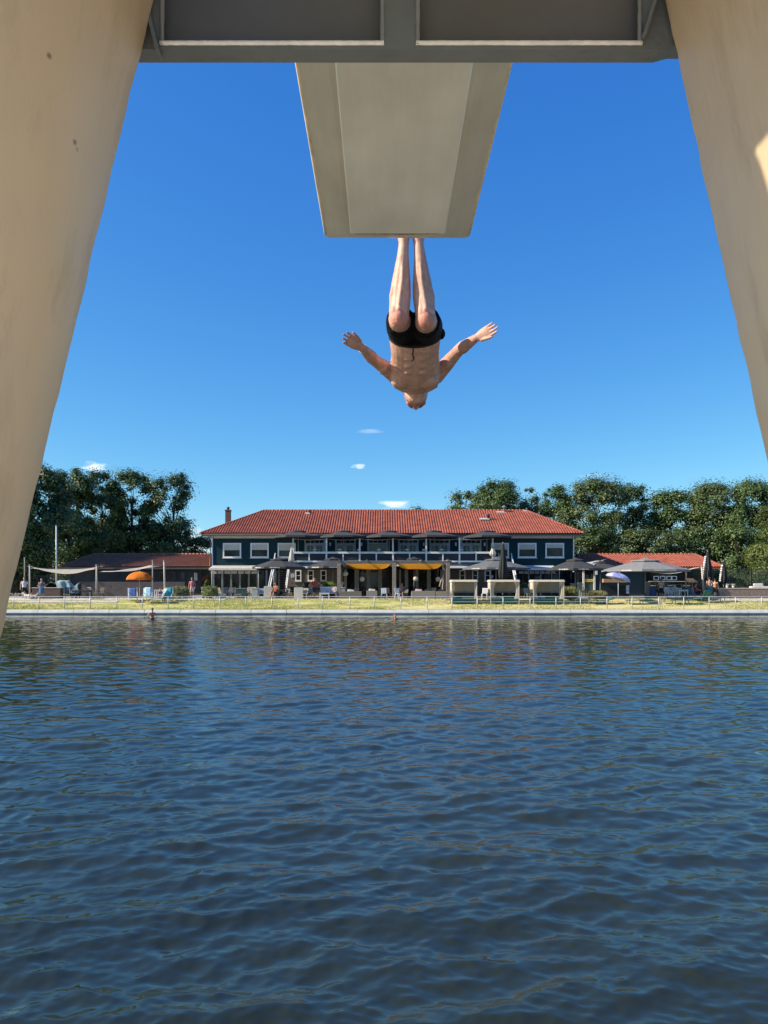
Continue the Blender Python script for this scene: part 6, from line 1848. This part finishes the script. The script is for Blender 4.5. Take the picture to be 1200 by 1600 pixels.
# ---- left corner: cocoon chair and tarpaulin-covered furniture
def cocoon(label, px, d):
    T = thing("cocoon_chair", label, "chair", at(px, d), .6); a = MB()
    a.grid(lambda u, v: (.62 * math.cos(PI * .08 + v * PI * .5) * math.cos(u * PI * 1.25 - .4), .62 * math.cos(PI * .08 + v * PI * .5) * math.sin(u * PI * 1.25 - .4), .75 + .62 * math.sin(PI * .08 + v * PI * .42)), 20, 10)
    a.build("shell", black_cloth, T, solid=.03)
    b = MB(); b.tube([(.62 * math.cos(PI * .08 + v * PI * .5) * math.cos(-.4), .62 * math.cos(PI * .08 + v * PI * .5) * math.sin(-.4), .75 + .62 * math.sin(PI * .08 + v * PI * .42)) for v in np.linspace(0, 1, 10)], .05, 8); b.build("rim", cream_cloth, T)
    c = MB(); c.lathe([(.001, .35), (.55, .42), (.60, .75), (.52, .76), (.001, .6)], n=20); c.build("seat_basket", black_cloth, T)
    e = MB(); e.lathe([(.001, 0), (.4, 0), (.35, .05), (.08, .08), (.08, .36), (.001, .36)], n=14); e.build("foot", dark_metal, T)
cocoon("dark round cocoon chair with a pale rim behind the brick planter", 81, 66.6)
def tarp():
    d = 66.2; T = thing("covered_furniture", "furniture under a pale blue tarpaulin behind the dark garden chairs", "covered furniture", at(109, d)); w = 33 / FPX * d; z0 = 0
    top = WZ(906, d) - gz(d); a = MB()
    def f(u, v):
        prof = top * (.98 - .05 * u - (.35 * max(0, (u - .45) / .3) if u < .75 else .35 - .30 * (u - .75) / .25))
        k = min(1, v * 1.3)
        return (-w / 2 + w * u + .05 * math.sin(9 * v), -.55 + (.12 + .5 * (v > .75)) * v + .06 * math.sin(u * 14 + v * 3), .42 + (prof - .42) * k)
    a.grid(f, 34, 14); a.build("tarpaulin", clothmat("tarp_blue", (0.34, 0.44, 0.45), .25, .15, 4), T, solid=.01)
    b = MB(); b.box((0, 0, .55), (w * .9, .7, .28)); b.build("table_top", wood_dark, T)
    for sx in (-1, 1):
        for sy in (-1, 1):
            l = MB(); l.box((sx * w * .4, sy * .28, .2), (.09, .09, .42)); l.build("leg", wood_dark, T)
tarp()
# ---- dark fences at both ends
def bar_fence(label, px0, px1, d, py_top):
    x0, x1 = WX(px0, d), WX(px1, d); z = gz(d); h = WZ(py_top, d) - z; T = thing("bar_fence", label, "fence", ((x0 + x1) / 2, d, z)); w = x1 - x0
    a = MB()
    for zz in (.12, h - .1): a.box((0, 0, zz), (w, .04, .05))
    a.build("rail", dark_metal, T)
    a = MB(); n = int(w / .14)
    for k in range(n + 1): a.box((-w / 2 + w * k / n, -.035, h / 2), (.026, .026, h))
    a.build("bars", dark_metal, T)
    for k in range(int(w / 2.5) + 1):
        p = MB(); p.box((-w / 2 + 2.5 * k, .03, h / 2 + .05), (.08, .08, h + .1)); p.build("post", dark_metal, T)
bar_fence("dark metal bar fence behind the couple at far left", -40, 112, 76.5, 899)
bar_fence("dark metal bar fence beyond the brown wall at right", 1135, 1330, 76.5, 888)
def hedge():
    rng = np.random.default_rng(9); T = thing("hedge", "dark hedge filling the background behind the right bar fence", "hedge", (WX(1230, 80), 80, gz(80)))
    cs = [np.array([rng.uniform(-8.0, 8), rng.uniform(-.8, .8), rng.uniform(.4, 2.2)]) for _ in range(80)]
    V = leaf_cloud(cs, [.9] * 80, [190] * 80, .2, rng); link("foliage", np_mesh("foliage", V, np.arange(len(V)), 4), leaf_b, T)
    T = thing("hedge", "dark hedge behind the left bar fence", "hedge", (WX(10, 79), 79, gz(79)))
    cs = [np.array([rng.uniform(-7, 5.5), rng.uniform(-.8, .8), rng.uniform(.4, 2.0)]) for _ in range(70)]
    V = leaf_cloud(cs, [.9] * 70, [190] * 70, .2, rng); link("foliage", np_mesh("foliage", V, np.arange(len(V)), 4), leaf_b, T)
hedge()
# ---- snack hatch with yellow sign, tan roofed cart, racks
def hatch():
    d = 71.5; x0, x1 = WX(905, d), WX(931, d); z = gz(d); h = WZ(889, d) - z; w = x1 - x0
    T = thing("snack_hatch", "small green snack hatch with white posts and a yellow sign", "kiosk", ((x0 + x1) / 2, d, z))
    a = MB(); a.box((0, .4, h * .26), (w, .8, h * .52)); a.build("counter", mat("hatch_green", (.05, .085, .07), .6, .2, 3), T)
    a = MB(); a.box((0, .78, h * .76), (w, .04, h * .48)); a.build("dark_opening", glass_dark, T)
    for px in (911.5, 928.5):
        p = MB(); x = WX(px, d) - (x0 + x1) / 2; p.box((x, -.05, h * .62), (.16, .10, h * .74)); p.build("post", white_paint, T)
    s = MB(); xs = WX(920, d) - (x0 + x1) / 2; s.box((xs, -.03, WZ(907, d) - z), (.78, .03, .26)); so_ = s.build("sign", mat("sign_yellow", (.75, .60, .10), .5, .06), T)
    t = MB(); rng = random.Random(6)
    for k in range(7): t.box((xs - .30 + .1 * k, -.048, WZ(907, d) - z + rng.uniform(-.02, .02)), (rng.uniform(.04, .07), .006, rng.uniform(.05, .10)))
    t.build("sign_print", mat("sign_brown", (.35, .22, .04), .6, .1), so_)
    r = MB(); r.box((0, .3, h + .05), (w + .3, 1.2, .10)); r.build("roof_slab", dark_metal, T)
    b = MB(); b.lathe([(.001, 0), (.05, 0), (.05, .2), (.02, .28), (.02, .34), (.001, .34)], (xs + .05, .1, h * .525), 10); b.build("bottle", mat("bottle_amber", (.3, .15, .03), .2, .1), T)
hatch()
def cart():
    d = 66.4; z = gz(d); T = thing("snack_cart", "small cart with a tan sloping roof right of the slim wooden pole", "cart", at(1079, d))
    h = WZ(903.5, d) - z; w = 13 / FPX * d
    a = MB(); a.hexa([(-w / 2, -.5, h - .38), (w / 2 + .1, -.5, h - .38), (w / 2 + .1, .4, h - .05), (-w / 2, .4, h - .05)], [(-w / 2, -.5, h - .33), (w / 2 + .1, -.5, h - .33), (w / 2, .4, h), (-w / 2, .4, h)]); a.build("roof", mat("tan_roof", (.46, .28, .13), .7, .15, 4), T)
    for sx in (-1, 1):
        for y in (-.4, .35): p = MB(); p.box((sx * w * .42, y, h / 2 - .12), (.05, .05, h - .3)); p.build("post", wood_pale, T)
    a = MB(); a.box((0, 0, .55), (w * .9, .8, .7)); a.build("body", mat("cart_body", (.40, .42, .42), .6, .12, 4), T)
    for sx in (-1, 1):
        q = MB(); q.tube([(sx * w * .47, 0, .2), (sx * w * .47 + .05 * sx, 0, .2)], .2, 16, False); q.build("wheel", black_cloth, T)
cart()
def rack(label, px0, px1, d, py_top, seed):
    x0, x1 = WX(px0, d), WX(px1, d); z = gz(d); h = WZ(py_top, d) - z; w = x1 - x0; rng = random.Random(seed)
    T = thing("display_rack", label, "rack", ((x0 + x1) / 2, d, z), 0, "racks at the kiosk front")
    f = MB()
    for sx in (-1, 1):
        for y in (0, .4): f.box((sx * w / 2, y, h / 2), (.04, .04, h))
    f.build("frame", grey_metal, T)
    for k in range(4):
        zz = .18 + (h - .25) * k / 3; s = MB(); s.box((0, .2, zz), (w - .04, .42, .03)); so_ = s.build("shelf", grey_metal, T)
        x = -w / 2 + .1; q = MB()
        cols = [[], [], []]
        while x < w / 2 - .1 and k < 3:
            ww = rng.uniform(.08, .2); hh = rng.uniform(.12, .34); cols[rng.randrange(3)].append((x, ww, hh)); x += ww + rng.uniform(.02, .08)
        for ci, m in enumerate((white_paint, grey_metal, dark_metal)):
            for (xx, ww, hh) in cols[ci]:
                b = MB(); b.box((xx + ww / 2, .2, zz + .017 + hh / 2), (ww, .28, hh)); b.build("goods", m, so_, bevel=.01)
rack("crowded metal rack between the blue bin and the white chairs", 1025, 1043, 66.4, 908, 1)
rack("low metal rack behind the white chairs, full of white and grey goods", 1047, 1068, 67.6, 912, 2)
def driftwood():
    d = 65.6; T = thing("driftwood_branch", "pale driftwood branch propped beside the pergola's right post", "branch", at(694, d)); z = gz(d)
    a = MB(); P = lambda px, py: tuple(W(px, py, d) - Vector(at(694, d)))
    a.tube([P(686.5, 917), P(689, 908), P(692, 902), P(693.5, 898)], [.05, .06, .07, .04], 7); a.build("limb", wood_pale, T)
    a = MB(); a.tube([P(692, 902), P(692.5, 909), P(691.5, 916), P(692, 930)], [.06, .05, .05, .06], 7); a.build("limb", wood_pale, T)
driftwood()
def pot_plant(label, px, d, z, s, lf, seed):
    rng = np.random.default_rng(seed); T = thing("potted_plant", label, "plant", (WX(px, d), d, z))
    a = MB(); a.lathe([(.001, 0), (.10 * s, 0), (.15 * s, .22 * s), (.15 * s, .25 * s), (.001, .24 * s)], n=14); a.build("pot", stone_pale, T)
    V = leaf_cloud([np.array([0, 0, .42 * s])], [.28 * s], [220], .10 * s, rng); link("leaves", np_mesh("leaves", V, np.arange(len(V)), 4), lf, T)
pot_plant("pale potted plant on the zinc tub by the pergola's left post", 533.5, 65.9, WZ(918, 65.7) + .004, .8, leafmat("silver_leaf", (.28, .30, .24), (.55, .55, .48), .3), 3)
